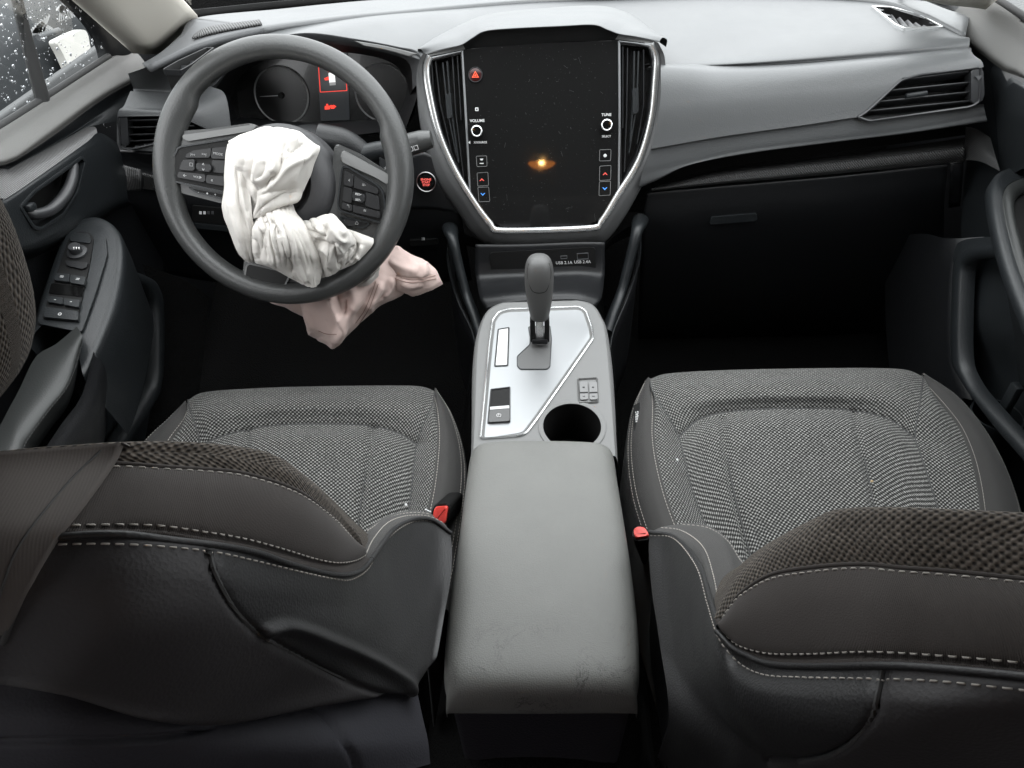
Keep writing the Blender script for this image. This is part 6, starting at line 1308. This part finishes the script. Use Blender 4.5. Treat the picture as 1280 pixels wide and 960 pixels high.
# ------------------------------------------------------------------ passenger door
PD = thing('passenger_door', 'dark passenger door panel with bottle pocket at the right edge', 'car door', group='front doors')
su = X([(1222, -12, .735), (1250, 4, .735), (1282, 26, .735), (1330, 58, .735)])
patch('sill', [[p+np.array([.02, 0, -.02]) for p in su], su, X([(1205, 2, .722), (1236, 28, .722), (1275, 56, .722), (1330, 92, .722)]), X([(1184, 27, .703), (1215, 50, .703), (1262, 83, .703), (1330, 124, .703)]), X([(1186, 36, .706), (1214, 58, .706), (1260, 92, .706), (1330, 132, .706)])], M['sill'], PD, 50, 40)
patch('upper_panel', [X([(1190, 38, .712), (1214, 58, .712), (1260, 92, .712), (1330, 132, .712)]), X([(1212, 95, .725), (1228, 110, .725), (1262, 128, .725), (1330, 165, .725)]), X([(1212, 160, .735), (1230, 165, .735), (1262, 175, .735), (1330, 210, .735)]), X([(1200, 330, .745), (1230, 330, .745), (1262, 340, .745), (1330, 360, .745)]), X([(1200, 700, .75), (1230, 700, .75), (1262, 700, .75), (1330, 700, .75)])], M['dark2'], PD, 30, 50)
patch('ribbed_trim', [X([(1207, 158, .705), (1222, 162, .712), (1238, 172, .72)]), X([(1206, 178, .700), (1224, 182, .705), (1244, 194, .712)]), X([(1206, 200, .705), (1226, 202, .71), (1250, 214, .715)])], M['ribs'], PD, 24, 16)
patch('trim_wedge', [X([(1230, 70, .72), (1262, 92, .705), (1330, 132, .70)]), X([(1240, 105, .72), (1262, 108, .697), (1330, 138, .685)]), X([(1243, 125, .72), (1264, 118, .695), (1330, 146, .68)]), X([(1246, 160, .72), (1272, 160, .698), (1330, 180, .68)]), X([(1250, 215, .735), (1278, 220, .715), (1330, 240, .70)])], M['dark2'], PD, 24, 24)
patch('wedge_ribs', [X([(1252, 88, .703), (1330, 130, .692)]), X([(1262, 108, .694), (1330, 137, .682)])], M['ribs_door'], PD, 16, 8)
# pull pod
po = arclen([P(1330, 196, z=.72), P(1285, 204, z=.72), P(1252, 214, z=.72), P(1239, 228, z=.72), P(1238, 248, z=.715), P(1246, 290, z=.705), P(1262, 345, z=.69), P(1300, 440, z=.665)], 60); pi_ = arclen([P(1340, 214, z=.722), P(1295, 218, z=.722), P(1264, 228, z=.722), P(1254, 240, z=.722), P(1253, 256, z=.717), P(1260, 292, z=.707), P(1276, 345, z=.692), P(1316, 440, z=.667)], 60)
pi2 = arclen([P(1350, 236, z=.724), P(1300, 236, z=.724), P(1276, 243, z=.724), P(1268, 253, z=.724), P(1268, 268, z=.719), P(1276, 300, z=.709), P(1292, 345, z=.694), P(1330, 440, z=.669)], 60)
po, pi_, pi2 = rearward(po), rearward(pi_), rearward(pi2)
gridmesh('pull_pod', np.stack([po+np.array([.10, .0, -.20]), po+np.array([.03, 0, -.05]), po+np.array([-.003, 0, -.012]), po, po*.6+pi_*.4+np.array([0, 0, .002]), pi_]), M['dark2'], PD)
gridmesh('switch_plate', np.stack([pi_, pi_+np.array([.001, 0, -.002]), pi_*.9+pi2*.1+np.array([0, 0, .002]), pi_*.5+pi2*.5+np.array([0, 0, .003]), pi2+np.array([0, 0, .001]), pi2+np.array([0, 0, -.004])]), M['armvinyl'], PD)
gridmesh('pod_floor', np.stack([pi2+np.array([0, 0, -.003]), pi2+np.array([.12, 0, -.003])]), M['black'], PD)
pO = arclen([P(a, b, x=.655) for a, b in [(1262, 302), (1215, 306), (1194, 318), (1187, 340), (1185, 442), (1196, 472), (1240, 535), (1300, 606)]], 60); pI = arclen([P(a, b, x=.66) for a, b in [(1262, 322), (1222, 324), (1209, 330), (1203, 345), (1201, 442), (1211, 476), (1238, 511), (1300, 578)]], 60)
pO, pI = rearward(pO), rearward(pI)
gridmesh('pocket_lip', np.stack([pO+np.array([.02, .05, -.02]), pO+np.array([.008, 0, 0]), pO*.7+pI*.3+np.array([-.0015, 0, 0]), pO*.3+pI*.7+np.array([-.0012, 0, 0]), pI, pI+np.array([.02, 0, 0])]), M['dark2'], PD)
patch('pocket_back', [X([(1190, 300, .70), (1240, 300, .70), (1300, 300, .70)]), X([(1190, 400, .69), (1240, 400, .69), (1300, 410, .69)]), X([(1195, 470, .725), (1240, 480, .725), (1300, 490, .725)]), X([(1195, 640, .73), (1240, 640, .73), (1300, 640, .73)])], M['dark2'], PD, 14, 20)
box('pocket_clip', P(1262, 500, x=.70), ((1, 0, 0), (0, 1, 0), (0, 0, 1)), (.012, .018, .06), M['dark2'], PD, .003)
lathe('cup_well', [(.035, 0), (.037, .05), (.034, .05), (.032, .002), (.0001, .002)], P(1240, 530, x=.69)+np.array([0, 0, -.03]), (0, 0, 1), M['dark2'], PD, 28)
patch('kick_panel', [X([(1100, 300, .70), (1150, 292, .675), (1184, 298, .668), (1230, 296, .70)]), X([(1106, 340, .70), (1150, 335, .675), (1190, 335, .664), (1198, 336, .67)]), X([(1108, 420, .70), (1152, 425, .675), (1187, 440, .664), (1196, 442, .67)]), X([(1120, 540, .70), (1162, 535, .675), (1200, 500, .664), (1215, 500, .67)])], M['dark'], PD, 24, 24)
patch('window_pane', [X([(1225, -20, .745), (1340, 60, .745)]), X([(1225, -160, .72), (1340, -120, .72)])], M['tinted'], PD, 8, 4)
tube('weatherstrip', X([(1222, -14, .738), (1250, 2, .738), (1284, 24, .738), (1330, 56, .738)]), .006, M['rubber'], PD, 10, npts=20)

# ------------------------------------------------------------------ what shows through the glass
M['asphalt'] = plastic('wet_asphalt', .05, .45, 60, .5, .4, .5, .01)
g = mesh('ground', [(-60, -60, -.34), (60, -60, -.34), (60, 60, -.34), (-60, 60, -.34)], [(0, 1, 2, 3)], M['asphalt'], None, False); struct(g)
PC = thing('parked_car', 'dark parked car with a white front panel seen through the wet left window', 'car')
sec = [(-1.78, -.12), (-1.72, .02), (-1.70, .25), (-1.72, .45), (-1.78, .55), (-1.92, .60), (-2.2, .64), (-3.0, .66)]
gridmesh('body', grid([[np.array([x-.10*max(0, (y-4.2)), y, z]) for x, z in sec] for y in (-1.0, .5, 2.0, 3.2, 4.4, 5.0)], 40, 40), plastic('dark_car_paint', (.014, .016, .018), .55, 400, .03, .2, spec=.25), PC)
cabs = [(-2.0, .60), (-2.08, .80), (-2.25, 1.05), (-2.5, 1.12)]
gridmesh('cabin_glass', grid([[np.array([x, y, z]) for x, z in cabs] for y in (-1.0, .6, 1.8)], 14, 14), M['black'], PC)
fw = [(70, 52), (90, 42), (104, 36.5), (110, 40), (112.5, 58), (119, 76), (112, 84), (92, 98), (88, 88), (82, 74), (77, 64)]
prism('white_panel', rounded([P(a, b, x=-1.66) for a, b in fw], .03), .03, plastic('white_primer', (.62, .60, .56), .6, 200, .1), PC, .004)
gpl = Plane(P(38, 45, x=-1.67), P(100, 20, x=-1.67), P(60, 5, x=-1.67)); V, F = [], []
for L_ in ([(37, 40), (62, 18), (66, 36), (40, 44)], [(72, 12), (80, 3), (100, 18), (74, 27)]):
    q = np.asarray(L_, float)
    for fam in (1, -1):
        for k in range(-4, 14):
            a0 = q[0]*(1-k/9)+q[1]*(k/9) if fam > 0 else q[3]*(1-k/9)+q[2]*(k/9); a1 = q[3]*(1-(k+4*1)/9)+q[2]*((k+4)/9) if fam > 0 else q[0]*(1-(k+4)/9)+q[1]*((k+4)/9)
            if not (0 <= k <= 5): continue
            A, B = gpl.hit(*a0, .0), gpl.hit(*a1, .0); t = unit(B-A); s_ = np.cross(gpl.n, t)*.0035; b0 = len(V)
            V += [A-s_, A+s_, B+s_, B-s_, A-s_-gpl.n*.006, A+s_-gpl.n*.006, B+s_-gpl.n*.006, B-s_-gpl.n*.006]
            F += [(b0, b0+1, b0+2, b0+3), (b0, b0+4, b0+5, b0+1), (b0+3, b0+2, b0+6, b0+7)]
gm = mesh('grille_mesh', V, F, simple('grille_grey', .30, .5), PC, False); gm['kind'] = 'stuff'
tube('trim_bar', [P(48, 47, x=-1.66), P(62, 42, x=-1.66), P(74, 38, x=-1.66)], .010, M['cowl'], PC, 8, npts=12)

# dome lamp on the headliner behind the camera: the orange glow mirrored in the screen
DL = thing('dome_lamp', 'small amber dome lamp whose orange glow shows mirrored in the touchscreen', 'lamp')
box('lamp_housing', (-.004, -.86, 1.322), ((1, 0, 0), (0, 1, 0), (0, 0, 1)), (.13, .16, .012), M['liner'], DL, .004)
lz = lathe('lamp_lens', [(.066, 0), (.064, .012), (.050, .022), (.0001, .025)], (-.004, -.865, 1.312), (0, .35, -1), simple('amber_lens', (.6, .3, .08), .3, emit=(1, .30, .04), es=1.7), DL, 32)
lathe('bulb', [(.011, 0), (.010, .006), (.0001, .010)], (-.004, -.848, 1.290), (0, .35, -1), simple('bulb', .9, .3, emit=(1, .62, .22), es=40), DL, 16)
# small crumbs on the right cushion
m_cr = plastic('crumb', (.5, .36, .2), .8)
for px, py, lab in ((1090, 601, 'tan crumb in the middle of the right seat cushion'), (846.5, 574, 'pale crumb by the inner seam of the right seat cushion'), (507, 630, 'white crumb near the buckle on the left seat cushion')):
    p = P(px, py, z=.466 if px != 1090 else .459); bm = bmesh.new(); bmesh.ops.create_icosphere(bm, subdivisions=1, radius=.0022)
    for v in bm.verts: v.co = Vector(p)+v.co*random.uniform(.6, 1.25)+Vector((0, 0, -.001))
    me = bpy.data.meshes.new('crumb'); bm.to_mesh(me); bm.free(); tag(link('crumb', me, m_cr if px == 1090 else M['white']), lab, 'crumb', 'crumbs on the seats')

# keep the hierarchy at thing > part > sub-part
def depth(o):
    k = 0
    while o.parent: o = o.parent; k += 1
    return k
for o in list(scene.objects):
    while depth(o) > 2: o.parent = o.parent.parent
